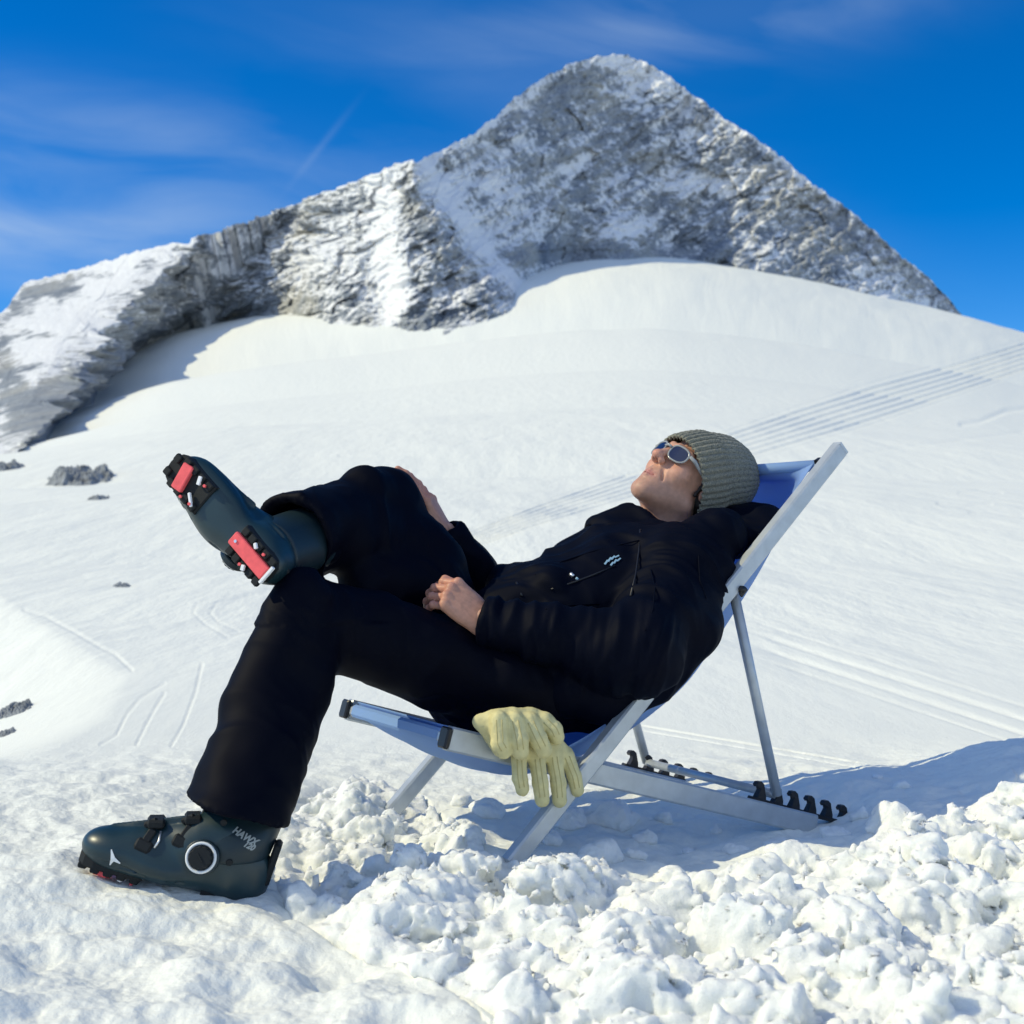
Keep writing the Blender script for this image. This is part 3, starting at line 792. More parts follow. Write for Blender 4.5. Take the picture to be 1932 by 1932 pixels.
n_base = 9 * fbm(PU / 34, 8.1, 1.2, 5) + 4 * np.abs(fbm(PU / 12, 2.1, 4.2, 3))
PY = by + (skyy - by) * VVV + n_sky * np.exp(-((1 - VVV) / .10) ** 2) + n_base * np.exp(-(np.maximum(VVV, 0) / .07) ** 2)
def poly_d(px, py, pts):
    """signed x-distance to a crest line running down the picture (positive: right of it)"""
    ys = [p[1] for p in pts]; xs = [p[0] for p in pts]
    return px - np.interp(py, ys, xs)
d1 = poly_d(PU, PY, [(762, 300), (800, 385), (850, 450), (905, 510), (945, 555), (985, 600), (1000, 660)])
d0 = poly_d(PU, PY, [(420, 400), (345, 462), (255, 540), (185, 610), (110, 715), (50, 810), (0, 875), (-30, 930)])
_bds = _gs(_bd, 120.0)
_wv = sstep(0.0, 0.40, VVV) * .85
_px0 = PU - np.minimum(d0, 0)
DBM = base_d(_px0) * (1 - _wv) + np.interp(_px0, _bt, _bds) * _wv
hgt = (by - (by + (skyy - by) * VVV)) * DBM / FPX
Dm = DBM - 12 * DBM / DBASE + 1.0 * hgt
main = sstep(-5, 55, d1)
Dm = Dm + main * (38 + 0.50 * np.maximum(d1, 0) * DBASE / FPX)
Dm = Dm + (1 - main) * 0.10 * np.clip(-d1, 0, 420) * DBASE / FPX * sstep(-60, 160, d0)
cliff = sstep(-4, 90, d0)
Dm = Dm + cliff * 42 * (1 - main) * sstep(520, 40, d0)
Dm = Dm + 0.9 * np.maximum(-d0, 0) * DBASE / FPX
# secondary ribs and gullies of the left spur
for pts, w_, a_ in (([(690, 330), (700, 420), (720, 520), (730, 650)], 34, -22), ([(600, 350), (590, 450), (580, 560), (560, 640)], 40, 12), ([(500, 400), (480, 500), (440, 640)], 45, 14)):
    dd = poly_d(PU, PY, pts)
    Dm = Dm - a_ * np.exp(-(dd / w_) ** 2) * sstep(0.0, 0.2, VVV) * sstep(1.05, 0.25, VVV) * (1 - main)
wX = (PU - CPX) / FPX * DBASE; wZ = (HORY - PY) / FPX * DBASE
rock_amt = sstep(-0.05, 0.10, VVV)
edge = sstep(1.02, 0.90, VVV) * 0.35 + 0.65
c1_, r1_ = cells((wX + .75 * wZ) / 46 + .25 * fbm(wX / 30, wZ / 30, 1.1, 2), (wZ - .75 * wX) / 24 + .25 * fbm(wX / 30, wZ / 30, 7.1, 2), 11)
c2_, r2_ = cells((wX + .6 * wZ) / 17 + .2 * fbm(wX / 12, wZ / 12, 1.1, 2), (wZ - .6 * wX) / 10, 12)
nzv = 9 * r1_ + 4 * r2_ + 10 * fbm(wX / 80, wZ / 80, 0.3, 3) + 6 * ridged((wX + .7 * wZ) / 55, (wZ - .7 * wX) / 22, 1.7, 4) + 2.6 * ridged((wX + .5 * wZ) / 11, (wZ - .5 * wX) / 7, 2.2, 3) + 1.3 * fbm(wX / 3.0, wZ / 3.0, 5.2, 2)
couloir = np.exp(-(poly_d(PU, PY, [(700, 320), (715, 420), (735, 520), (740, 650)]) / np.interp(PY, [320, 450, 600], [26, 36, 30])) ** 2) * sstep(640, 585, PY)
gully = np.exp(-(poly_d(PU, PY, [(800, 300), (850, 380), (900, 450), (960, 520), (1000, 560)]) / 22) ** 2)
leftsnow = sstep(10, -60, d0)
Dm = Dm + nzv * rock_amt * edge * (1 - 0.45 * couloir) * (1 - 0.6 * gully) * (1 - 0.75 * leftsnow)
Xm = (PU - CPX) / FPX * Dm; Ym = Dm
side_w = rock_amt * sstep(0.02, 0.30, VVV) * sstep(420, 150, np.abs(d0)) * sstep(-30, 20, d0) * (1 - main)
Xm = Xm + side_w * (7 * ridged(Ym / 85 + wZ / 60, wZ / 26 + wX / 90, 4.4, 3) + 3.0 * ridged(wX / 16 + wZ / 30, wZ / 9, 2.4, 2) - 2)
Zm = CAMZ + (HORY - PY) / FPX * Dm
# back side
mv = np.stack([Xm.ravel(), Ym.ravel(), Zm.ravel()], 1)
idm = np.arange(NU * NV).reshape(NU, NV)
mq = np.stack([idm[:-1, :-1].ravel(), idm[1:, :-1].ravel(), idm[1:, 1:].ravel(), idm[:-1, 1:].ravel()], 1)
top = idm[:, -1]
bv = mv[top].copy(); bv2 = bv.copy(); bv[:, 1] += 60; bv[:, 2] -= 50; bv2[:, 1] += 520; bv2[:, 2] = -20
n0 = len(mv)
mv = np.concatenate([mv, bv, bv2]); r1 = n0 + np.arange(NU); r2 = r1 + NU
mq = np.concatenate([mq, np.stack([top[:-1], top[1:], r1[1:], r1[:-1]], 1), np.stack([r1[:-1], r1[1:], r2[1:], r2[:-1]], 1)])
mountain = mesh_obj('mountain', mv, mq, M_ROCK)
tag(mountain, kind='structure')
# where snow lies: gentler ground, couloirs, ledges
dz = np.gradient(Zm, axis=1); dy = np.gradient(Ym, axis=1)
gent = dy / (np.abs(dz) + 1e-3)
fine = fbm(wX / 16, wZ / 9, 3.3, 4)
diag = fbm((wX + 0.8 * wZ) / 55, (wZ - 0.8 * wX) / 14, 6.1, 4)
sn = 0.33 + 0.34 * fbm(wX / 95, wZ / 60, 5.5, 3) + 0.14 * np.clip(gent - 1.0, -1.5, 2.0) + 0.30 * fine + 0.30 * diag * main
sn = sn - 0.02 * (1 - main) + 0.22 * (.5 - c2_) + .16 * (r1_ - .5) + 1.0 * couloir + 0.55 * gully
sn = sn + 0.42 * leftsnow + 0.85 * leftsnow * fbm(wX / 34, wZ / 16, 9.3, 4)
sn = sn + 0.35 * sstep(0.93, 1.0, VVV)
def patch(cx, cy, rx, ry, ang=0.0, a=0.8):
    global sn
    dx = PU - cx; dyv = PY - cy; c_, s_ = math.cos(ang), math.sin(ang)
    u_ = (dx * c_ + dyv * s_) / rx; w_ = (-dx * s_ + dyv * c_) / ry
    sn = sn + a * np.exp(-(u_ * u_ + w_ * w_))
patch(1320, 345, 55, 22, 0.1, 1.0); patch(930, 345, 50, 30, 0.3, 0.9); patch(1190, 430, 70, 14, -0.3, 0.7); patch(1180, 120, 60, 22, 0.5, 0.7)
patch(1100, 300, 90, 10, -0.5, 0.5); patch(1690, 570, 70, 30, 0.4, 0.6); patch(1000, 180, 40, 12, -0.6, 0.5); patch(640, 420, 60, 90, 0.2, 0.45)
patch(1060, 480, 110, 22, -0.05, -0.9); patch(1420, 520, 160, 20, 0.25, -0.6); patch(400, 600, 120, 16, -0.15, -0.6); patch(180, 680, 60, 70, 0, -0.30); patch(790, 610, 90, 35, 0.1, -0.6)
patch(80, 548, 80, 22, -0.25, -1.05); patch(70, 770, 80, 60, 0.0, -1.25); patch(10, 700, 30, 50, 0.0, -.6); patch(190, 575, 60, 14, -0.5, -.5); patch(20, 700, 40, 30, 0.0, -0.4); patch(150, 600, 30, 60, 0.5, 0.4); patch(900, 230, 50, 16, -0.6, 0.4); patch(1240, 160, 30, 40, 0.3, 0.4); patch(1080, 160, 60, 40, -0.6, -0.25); patch(1350, 470, 90, 40, 0.2, -0.45); patch(1550, 460, 80, 60, 0.7, -0.35)
snv = np.concatenate([sn.ravel(), np.full(2 * NU, 0.5)])
point_attr(mountain, "snow", snv)

# ---- small outcrops poking through the piste
def outcrop(px0, py0, wpx, D, n, label, seed, group):
    rnd = random.Random(seed); V = []; Fc = []; b0 = 0
    a, c = ray(px0, py0)
    # find depth where the snow is seen at that pixel
    Ds = np.exp(np.linspace(math.log(3.6), math.log(1050), 500))
    zs = terrain(a * Ds, Ds)[0]; es = CAMZ + c * Ds
    k = np.argmax(zs >= es) if (zs >= es).any() else len(Ds) - 1
    D = float(Ds[k]); ox, oy = a * D, D; wm = wpx / FPX * D
    nx_, ny_ = 90, 60
    U, V_ = np.meshgrid(np.linspace(-1, 1, nx_), np.linspace(-1, 1, ny_), indexing='ij')
    ang = math.atan2(ox, oy); ex = np.array((math.cos(ang), -math.sin(ang))); ey = np.array((math.sin(ang), math.cos(ang)))
    dep = wm * 1.1
    xs = ox + ex[0] * U * wm * .5 + ey[0] * V_ * dep; ys = oy + ex[1] * U * wm * .5 + ey[1] * V_ * dep
    gzs = terrain(xs.ravel(), ys.ravel())[0].reshape(xs.shape)
    rad = 1 - (U * U + V_ * V_) + 0.45 * fbm(U * 2.2 + seed * 3, V_ * 2.2, 0.5, 3)
    c_, r_ = cells((U * 3.2 + seed * 7).astype(np.float64), (V_ * 3.2 + .3 * U).astype(np.float64), seed)
    hh = (0.25 + 0.9 * r_) * np.sqrt(np.clip(1 - (c_ * 1.15) ** 2, 0, 1)) + .30 * ridged(U * 5 + seed, V_ * 5, .7, 3)
    hz = wm * 0.17 * (hh * np.clip(rad * 1.6, -.5, 1) - 0.22)
    hz = np.where(rad < .05, -wm * .05, hz)
    idn = np.arange(nx_ * ny_).reshape(nx_, ny_)
    qn = np.stack([idn[:-1, :-1].ravel(), idn[1:, :-1].ravel(), idn[1:, 1:].ravel(), idn[:-1, 1:].ravel()], 1)
    o = mesh_obj('rock_outcrop', np.stack([xs.ravel(), ys.ravel(), (gzs + hz).ravel()], 1), qn, M_STONE, smooth=False)
    tag(o, label, 'rock', group)
    return o
outcrop(155, 905, 130, 0, 22, 'cluster of grey rocks poking out of the snow left of the raised boot', 1, 'rocks showing through the snow')
outcrop(12, 885, 70, 0, 10, 'grey rocks below the foot of the left cliff at the snow edge', 2, 'rocks showing through the snow')
outcrop(185, 942, 40, 0, 4, 'small pair of grey stones just below the larger rock cluster', 3, 'rocks showing through the snow')
outcrop(25, 1345, 75, 0, 10, 'dark grey rocks on bright snow left of the standing leg', 4, 'rocks showing through the snow')
outcrop(12, 1385, 40, 0, 5, 'lowest small dark stones at the left edge of the snow', 5, 'rocks showing through the snow')
outcrop(230, 1107, 34, 0, 3, 'single flat dark stone lying on smooth snow below the raised boot', 6, 'rocks showing through the snow')
# ================================================================== DECK CHAIR
chair = empty('deck_chair', CH(0.4, 0.28, -0.03))
tag(chair, 'aluminium deck chair with blue canvas sling, standing in trampled snow under the reclining person', 'deck chair')
chairM = Matrix.Translation(-chair.location)
def cbuild(mb, name, m, smooth=False):
    return mb.build(name, m, chair, smooth, chairM)
WID = 0.56
a0 = CP(972, 1618, 0.0); a1 = CP(1584, 847, 0.0)              # near back rail
f0 = CP(842, 1392, 0.034); f1 = CP(1535, 1556, 0.034)         # near seat rail
piv = CP(1384, 1104, 0.0)
ra = (a1 - a0).normalized(); rb = (f1 - f0).normalized()
na = LT.cross(ra).normalized(); nb = LT.cross(rb).normalized()
if na.z < 0: na = -na
if nb.z < 0: nb = -nb
for w in (0.0, WID):
    mb = MB(); mb.bar(a0 - ra * .02 + LT * w, a1 + LT * w, na, 0.030, 0.036, 0.004)
    mb.box(a1 + LT * w + ra * 0.002, (LT, na, ra), 0.0135, 0.0165, 0.004, 0.001)
    o = cbuild(mb, 'back_rail', M_ALU)
for w in (0.0, WID - 0.068):
    mb = MB(); mb.bar(f0 + LT * w, f1 + LT * w, nb, 0.028, 0.048, 0.004)
    o = cbuild(mb, 'seat_rail', M_ALU)
# cross bars
mb = MB(); tb = a1 - ra * 0.055
mb.tube([tb + LT * 0.0, tb + LT * WID], 0.011, 12); cbuild(mb, 'top_bar', M_ALU, True)
mb = MB(); fb = f0 + rb * 0.015
mb.bar(fb + LT * -0.005, fb + LT * (WID - 0.06), nb, 0.034, 0.026, 0.006); cbuild(mb, 'front_bar', M_ALU)
mb = MB(); eb = f1 - rb * 0.02 - nb * 0.003
mb.bar(eb + LT * 0.014, eb + LT * (WID - 0.082), nb, 0.03, 0.02, 0.003); cbuild(mb, 'rear_bar', M_ALU)
# struts with the bar that rests in the notches
sfoot = CP(1466, 1500, 0.030); sfar = sfoot + LT * (WID - 0.06)
for w, ft in ((0.0, sfoot), (WID - 0.02, sfar)):
    mb = MB(); p = piv + LT * (w + 0.018) - na * 0.022
    mb.tube([p, p.lerp(ft, .5), ft], 0.0115, 14); cbuild(mb, 'strut', M_ALU, True)
    mb = MB(); q = piv + LT * (w if w == 0 else WID)
    mb.tube([q - LT * 0.022 - na * .012, q + LT * 0.04 - na * .012], 0.008, 12)
    mb.bar(q - na * .02 - LT * .016 - ra * .012, q - na * .02 - LT * .016 + ra * .012, LT, .012, .004, .001)
    cbuild(mb, 'pivot_pin', M_BLACKP, True)
mb = MB(); mb.tube([sfoot, sfar], 0.010, 12); cbuild(mb, 'strut_bar', M_ALU, True)
# black notch racks: six claws each
claw = [(1.15 * a_, 1.15 * b_) for a_, b_ in [(-.016, -.004), (.013, -.004), (.010, .010), (.004, .022), (-.001, .032), (-.009, .036), (-.017, .034), (-.020, .028), (-.016, .024), (-.010, .025), (-.008, .020), (-.010, .010)]]
for w in (0.0, WID - 0.068):
    mb = MB()
    c0 = CP(1432, 1513, 0.034) + LT * w + nb * 0.004
    step = (CP(1588, 1556, 0.034) - CP(1432, 1513, 0.034)) / 5.0
    for i in range(6):
        mb.prism([(-x, y) for x, y in claw][::-1] if False else [(x, y) for x, y in claw], 0.016, c0 + step * i, (rb, nb, LT), 0.0015)
    mb.bar(c0 - rb * .03, c0 + step * 5 + rb * .018, nb, 0.018, 0.010, 0.002)
    cbuild(mb, 'notch_rack', M_BLACKP)
# canvas clips at the top corners
for w in (0.022, WID - 0.022):
    mb = MB(); q = tb + LT * w
    mb.prism([(-.016, -.012), (.012, -.016), (.020, -.002), (.012, .014), (-.002, .018), (-.006, .010), (.006, .004), (.004, -.004), (-.012, .002)], 0.014, q, (ra, na, LT), 0.001)
    cbuild(mb, 'canvas_clip', M_BLACKP)
for w in (-0.006, WID - 0.07):
    mb = MB(); q = f0 + LT * w
    mb.box(q - rb * .006 + LT*0.0, (rb, LT, nb), 0.006, 0.017, 0.021, 0.003); cbuild(mb, 'rail_cap', M_BLACKP)
# sling
def side(p):        # world -> (s, z)
    d = p - ORG; return (d.dot(BK), p.z)
mid_px = [(1448, 925, .28), (1432, 1000, .28), (1398, 1075, .28), (1345, 1165, .28), (1268, 1280, .28), (1195, 1345, .28), (1120, 1392, .28), (1040, 1425, .28), (950, 1452, .28), (870, 1444, .28), (800, 1408, .28)]
mid = [side(tb + na * .012)] + [side(CP(*q)) for q in mid_px] + [side(fb + nb * .022)]
def catmull(pts, n):
    pts = [np.array(p, float) for p in pts]; out = []
    pts = [2 * pts[0] - pts[1]] + pts + [2 * pts[-1] - pts[-2]]
    for i in range(1, len(pts) - 2):
        for t in np.linspace(0, 1, n, endpoint=False):
            a, b_, c_, d_ = pts[i - 1:i + 3]
            out.append(0.5 * ((2 * b_) + (c_ - a) * t + (2 * a - 5 * b_ + 4 * c_ - d_) * t * t + (3 * b_ - 3 * c_ + d_ - a) * t ** 3))
    out.append(pts[-2]); return np.array(out)
mid = catmull(mid, 14)
edge_px = [(1500, 925, .03), (1455, 985, .03), (1405, 1050, .03), (1345, 1130, .03), (1270, 1245, .03), (1190, 1330, .03), (1110, 1388, .03), (1040, 1425, .03), (985, 1441, .03), (930, 1435, .03), (870, 1408, .03)]
edg = [side(tb + na * .012)] + [side(CP(*q)) for q in edge_px] + [side(fb + nb * .022)]
edg = catmull(edg, 14)
NWS = 41; sv = []; nrow = len(mid)
wsl = np.linspace(0.030, WID - 0.030, NWS)
for i in range(nrow):
    for w in wsl:
        k = abs(w - WID / 2) / (WID / 2 - 0.03)
        k = k ** 2.2
        s_, z_ = mid[i] * (1 - k) + edg[i] * k
        t_ = i / (nrow - 1)
        z_ += 0.0022 * math.sin(w * 60 + t_ * 9) * math.sin(math.pi * t_)
        if i < 14: z_ -= (1 - k) * 0.018 * math.sin(math.pi * min(1, i / 14 + .3))
        sv.append(CH(s_, w, z_))
sid = np.arange(nrow * NWS).reshape(nrow, NWS)
sq = np.stack([sid[:-1, :-1].ravel(), sid[1:, :-1].ravel(), sid[1:, 1:].ravel(), sid[:-1, 1:].ravel()], 1)
sv = np.array([chairM @ p for p in sv], np.float32)
sling = mesh_obj('sling', sv, sq, M_SLING, chair)
smod = sling.modifiers.new('thick', 'SOLIDIFY'); smod.thickness = 0.0016; smod.offset = 0
# hems: the canvas wraps both bars
mb = MB(); mb.tube([tb + LT * 0.03, tb + LT * (WID - .03)], 0.0135, 14); cbuild(mb, 'top_hem', M_SLING, True)
mb = MB(); mb.bar(fb + LT * .03 + nb * .001, fb + LT * (WID - .095) + nb * .001, nb, 0.0365, 0.0285, 0.006); cbuild(mb, 'front_hem', M_SLING)

# ================================================================== PERSON
person_loc = CH(0.1, 0.28, 0.2)
def frame(X, Zhint, O):
    X = Vector(X).normalized(); Z = Vector(Zhint); Z = (Z - X * Z.dot(X)).normalized(); Y = Z.cross(X)
    return Matrix(((X.x, Y.x, Z.x, O.x), (X.y, Y.y, Z.y, O.y), (X.z, Y.z, Z.z, O.z), (0, 0, 0, 1)))
Ldir = Vector((-.945, -.10, .29)).normalized()
ML = frame(Ldir, (.25, -.02, 1), Vector((0, 0, 0)))
heelL = P(432, 1708, 2.36)
ML = Matrix.Translation(heelL - ML.to_3x3() @ Vector((-.05, 0, .0))) @ ML
Rknee = CP(722, 958, .50)
Rtoe = Vector((-.67, .33, .70)).normalized()
MR = frame(Rtoe, (Rknee - CP(535, 1002, .24)).normalized() * .55 + Vector((-.02, .95, -.02)) * .45, Vector((0, 0, 0)))
heelR = P(471, 1050, 2.50)
MR = Matrix.Translation(heelR - MR.to_3x3() @ Vector((-.05, 0, 0))) @ MR
Lank = ML @ Vector((-.012, 0, .11)); Rank = MR @ Vector((-.012, 0, .11))
Lhip, Rhip = CP(965, 1288, .19), CP(965, 1270, .19) + LT * 0.17
Lknee = CP(588, 1172, .25)
Lsh = CP(1298, 1078, .085); Rsh = Lsh + LT * 0.37
hipm = (Lhip + Rhip) / 2; shm = (Lsh + Rsh) / 2
taxis = (shm - hipm).normalized(); tfront = LT.cross(taxis).normalized()
if tfront.z < 0: tfront = -tfront
Lelb = CP(1205, 1232, -.045); Lwri = CP(908, 1170, .14)
Relb = CP(948, 1158, .50); Rwri = CP(838, 1004, .49)
headC = CP(1292, 908, .27)
PHI = R(46)
HU = (BK * math.cos(PHI) + UP * math.sin(PHI)).normalized()
HF = (-BK * math.sin(PHI) + UP * math.cos(PHI)).normalized()
HL = -LT
# slight turn of the head towards the camera
_rot = Matrix.Rotation(R(14), 3, HU)
HF = _rot @ HF; HL = _rot @ HL
_rot = Matrix.Rotation(R(-8), 3, HF)
HU = _rot @ HU; HL = _rot @ HL
HS = 1.0
Mhead = Matrix(((HL.x, HF.x, HU.x, headC.x), (HL.y, HF.y, HU.y, headC.y), (HL.z, HF.z, HU.z, headC.z), (0, 0, 0, 1))) @ Matrix.Scale(HS, 4)
print('bones: thigh %.2f shin %.2f Rthigh %.2f Rshin %.2f torso %.2f uarm %.2f farm %.2f Ruarm %.2f Rfarm %.2f neck %.2f' % tuple((a - b_).length for a, b_ in ((Lhip, Lknee), (Lknee, Lank), (Rhip, Rknee), (Rknee, Rank), (hipm, shm), (Lsh, Lelb), (Lelb, Lwri), (Rsh, Relb), (Relb, Rwri), (shm, headC))))

def xf(M, v):
    A = np.array(M, np.float32); return v @ A[:3, :3].T + A[:3, 3]
# ---- head in its own frame: x = own left, y = forward, z = up
h = SDF((-.10, -.14, -.24), (.10, .16, .15), 0.002)
h.ell((0, -.016, .040), (.075, .094, .086), k=.02)
h.ell((0, .028, -.035), (.060, .064, .088), k=.03)
for sx in (-1, 1):
    h.cap((.054 * sx, -.004, -.062), (.012 * sx, .074, -.106), .017, .016, k=.028)
    h.ell((.041 * sx, .060, -.024), (.024, .022, .026), k=.02)
    h.cap((.012 * sx, .090, .028), (.042 * sx, .074, .026), .011, .010, k=.012)
h.ell((0, .079, -.108), (.022, .018, .017), k=.018)
h.ell((0, .070, -.068), (.032, .027, .034), k=.02)
for sx in (-1, 1):
    h.ell((.032 * sx, .098, .004), (.019, .016, .013), k=.012, op='sub')
    h.ell((.032 * sx, .074, .004), (.0135, .0135, .0125), k=.004)
    h.cap((.020 * sx, .084, .013), (.044 * sx, .078, .012), .005, .004, k=.006)
h.cap((0, .088, .020), (0, .112, -.022), .0085, .0115, k=.012)
h.ell((0, .1165, -.026), (.0125, .012, .011), k=.008)
for sx in (-1, 1):
    h.ell((.0125 * sx, .103, -.031), (.0085, .011, .0085), k=.006)
    h.ell((.0062 * sx, .1115, -.0385), (.0040, .0060, .0046), k=.003, op='sub')
    h.cap((.021 * sx, .094, -.034), (.031 * sx, .078, -.064), .0022, .0018, k=.010, op='sub')
for sx in (-1, 1):
    h.cap((0, .0975, -.0625), (.021 * sx, .084, -.0680), .0052, .0032, k=.004)
    h.cap((0, .0960, -.0760), (.019 * sx, .084, -.0715), .0064, .0036, k=.004)
    h.cap((0, .1035, -.0690), (.024 * sx, .0865, -.0690), .0022, .0018, k=.003, op='sub')
    h.ell((.074 * sx, -.012, -.002), (.007, .017, .028), k=.006)
h.cap((0, -.030, -.07), (0, -.060, -.215), .056, .060, k=.03)
h.ell((0, .032, -.150), (.012, .012, .014), k=.02)
hv, hq = h.mesh(); hv = relax(hv, hq, 1, .4)
# skin tints
x_, y_, z_ = hv[:, 0], hv[:, 1], hv[:, 2]
base_c = np.array((0.60, 0.325, 0.225)); tint = np.tile(base_c, (len(hv), 1))
def blend(m, c): 
    global tint
    tint = tint * (1 - m[:, None]) + np.array(c) * m[:, None]
lip = np.exp(-((z_ + .0690) / .0085) ** 2) * np.exp(-(x_ / .021) ** 4) * sstep(.080, .088, y_)
stub = sstep(-.045, -.075, z_) * sstep(-.01, .03, y_) * sstep(-.16, -.12, z_)
stub = np.maximum(stub, np.exp(-((z_ + .052) / .007) ** 2) * sstep(.08, .09, y_) * np.exp(-(x_ / .026) ** 4))
blend(0.30 * stub, (0.27, 0.17, 0.135))
blend(0.75 * lip, (0.50, 0.175, 0.165))
flush = np.exp(-(((np.abs(x_) - .040) / .022) ** 2 + ((z_ + .02) / .022) ** 2)) * sstep(.03, .06, y_)
blend(0.35 * flush, (0.66, 0.27, 0.18))
blend(0.40 * np.exp(-((x_ / .018) ** 2 + ((z_ + .027) / .016) ** 2)) * sstep(.095, .108, y_), (0.66, 0.24, 0.18))
brow = np.exp(-((z_ - .0275 + .10 * (np.abs(x_) - .03) ** 2 * 20) / .0050) ** 2) * sstep(.012, .018, np.abs(x_)) * sstep(.050, .042, np.abs(x_)) * sstep(.06, .07, y_)
blend(0.75 * brow, (0.05, 0.03, 0.02))
nost = np.exp(-(((np.abs(x_) - .0062) / .0042) ** 2 + ((y_ - .1105) / .0065) ** 2 + ((z_ + .0365) / .005) ** 2))
blend(0.8 * nost, (0.10, 0.03, 0.025))
hw = xf(Mhead, hv)

# ---- hands
def hand(wrist, fwd, back, thumb_side, curls, spread=0.0, thumb=(0.5, 0.3), scale=1.0, forearm=None):
    """fwd: wrist->knuckles; back: out of the back of the hand; curls: three bends per finger (index, middle, ring, little)"""
    F_ = Vector(fwd).normalized(); Z_ = Vector(back); Z_ = (Z_ - F_ * Z_.dot(F_)).normalized()
    Y_ = Z_.cross(F_) 
    if Y_.dot(Vector(thumb_side)) < 0: Y_ = -Y_
    S_ = scale
    def W(x, y, z): return Vector(wrist) + (F_ * x + Y_ * y + Z_ * z) * S_
    lo = Vector(wrist) - Vector((.2, .2, .2)); hi = Vector(wrist) + Vector((.2, .2, .2))
    g = SDF(lo, hi, 0.0024)
    g.cap(W(-.06, 0, -.002), W(.0, 0, 0), .028 * S_, .027 * S_, k=.015, flat=Z_, ff=.72)
    base = [(.088, .031), (.092, .010), (.088, -.012), (.080, -.031)]
    for i, (bx, by_) in enumerate(base):
        g.cap(W(.0, by_ * .55, 0), W(bx - .004, by_, 0), .017 * S_, .0125 * S_, k=.012, flat=Z_, ff=.9)
    g.ell(W(.045, 0, -.004), (.045 * S_, .036 * S_, .014 * S_), (F_, Y_, Z_), k=.012)
    g.ell(W(.035, .026, -.010), (.030 * S_, .016 * S_, .015 * S_), (F_, Y_, Z_), k=.012)
    lens = [(.042, .026, .021), (.047, .029, .022), (.043, .027, .021), (.033, .020, .019)]
    rad = [.0098, .0100, .0095, .0083]
    for i, (bx, by_) in enumerate(base):
        ang = 0.0; p = W(bx - .004, by_, -.001); sd = spread * (1.5 - i) 
        for j in range(3):
            ang += curls[i][j]
            d = F_ * math.cos(ang) - Z_ * math.sin(ang)
            d = (d + Y_ * sd * (1 if j == 0 else .6)).normalized()
            q = p + d * lens[i][j] * S_
            g.cap(p, q, (rad[i] - .0006 * j) * S_, (rad[i] - .0006 * (j + 1)) * S_, k=.0035)
            if j < 2: g.ell(q, ((rad[i] + .0002) * S_,) * 3, k=.003)
            p = q
        g.ell(W(bx, by_, .004), (.010 * S_, .009 * S_, .010 * S_), (F_, Y_, Z_), k=.006)
    t0 = W(.022, .024, -.008); a_, c_ = thumb
    d = (F_ * math.cos(a_) + Y_ * math.sin(a_) - Z_ * .25).normalized(); t1 = t0 + d * .042 * S_
    d2 = (F_ * math.cos(a_ - c_) + Y_ * math.sin(a_ - c_) - Z_ * .35).normalized(); t2 = t1 + d2 * .032 * S_
    d3 = (F_ * math.cos(a_ - 1.7 * c_) + Y_ * math.sin(a_ - 1.7 * c_) - Z_ * .4).normalized(); t3 = t2 + d3 * .024 * S_
    g.cap(t0, t1, .0145 * S_, .0120 * S_, k=.010); g.cap(t1, t2, .0115 * S_, .0105 * S_, k=.004); g.cap(t2, t3, .0105 * S_, .0090 * S_, k=.004)
    if forearm is not None: g.cap(W(-.03, 0, 0), forearm, .026 * S_, .034 * S_, k=.02)
    v, q = g.mesh(); v = relax(v, q, 1, .4)
    rel = v - np.array(wrist, np.float32)
    fx = rel @ np.array(F_, np.float32)
    c = np.tile(np.array((0.56, 0.29, 0.20)), (len(v), 1))
    kn = sstep(.075, .10, fx)[:, None]
    c = c * (1 - 0.35 * kn) + np.array((0.58, 0.22, 0.16)) * 0.35 * kn
    zz = rel @ np.array(Z_, np.float32); yy = rel @ np.array(Y_, np.float32)
    vein = np.clip(1 - np.abs(pnoise(fx * 22, yy * 60, 1.1)) * 9, 0, 1) * sstep(0, .008, zz) * sstep(.09, .07, fx)
    c = c * (1 - 0.10 * vein[:, None])
    return v, q, c
lh = hand(Lwri, CP(850, 1120, .17) - Lwri, Vector((0.25, -0.80, 0.55)), UP, [(.9, .6, .4), (.95, .6, .4), (.95, .6, .4), (.9, .6, .4)], 0.02, (0.35, 0.2), 1.0, Lwri.lerp(Lelb, .3))
rk = hand(Rwri, CP(800, 928, .50) - Rwri, Vector((0.80, -0.20, 0.58)), LT * -1, [(.10, .24, .15), (.12, .26, .16), (.14, .26, .16), (.16, .28, .18)], 0.05, (0.6, 0.3), 1.0, Rwri.lerp(Relb, .3))

# ---- body under the clothes
bd = SDF(CH(-.65, -.1, -.05) - Vector((.25, .35, .06)), CH(.75, .65, .85) + Vector((.2, .3, .05)), 0.009)
def limb(pts, rads, k=.03):
    for i in range(len(pts) - 1): bd.cap(pts[i], pts[i + 1], rads[i], rads[i + 1], k)
Lank_b = Lank
bd.ell(hipm + taxis * .04, (.15, .10, .16), (LT, tfront, taxis), k=.05)
bd.ell(hipm + taxis * .30 + tfront * .02, (.155, .10, .19), (LT, tfront, taxis), k=.06)
bd.ell(shm + taxis * .0, (.17, .075, .07), (LT, tfront, taxis), k=.05)
neckb = headC + HU * (-.19 * HS) - HF * .045
limb([shm + taxis * .02, neckb], [.065, .058]); limb([Lhip, Lknee, Lank_b], [.078, .052, .04]); limb([Rhip, Rknee, Rank], [.078, .052, .04])
limb([Lsh, Lelb, Lwri], [.052, .042, .027]); limb([Rsh, Relb, Rwri], [.052, .042, .027])
bv_, bq_ = bd.mesh()
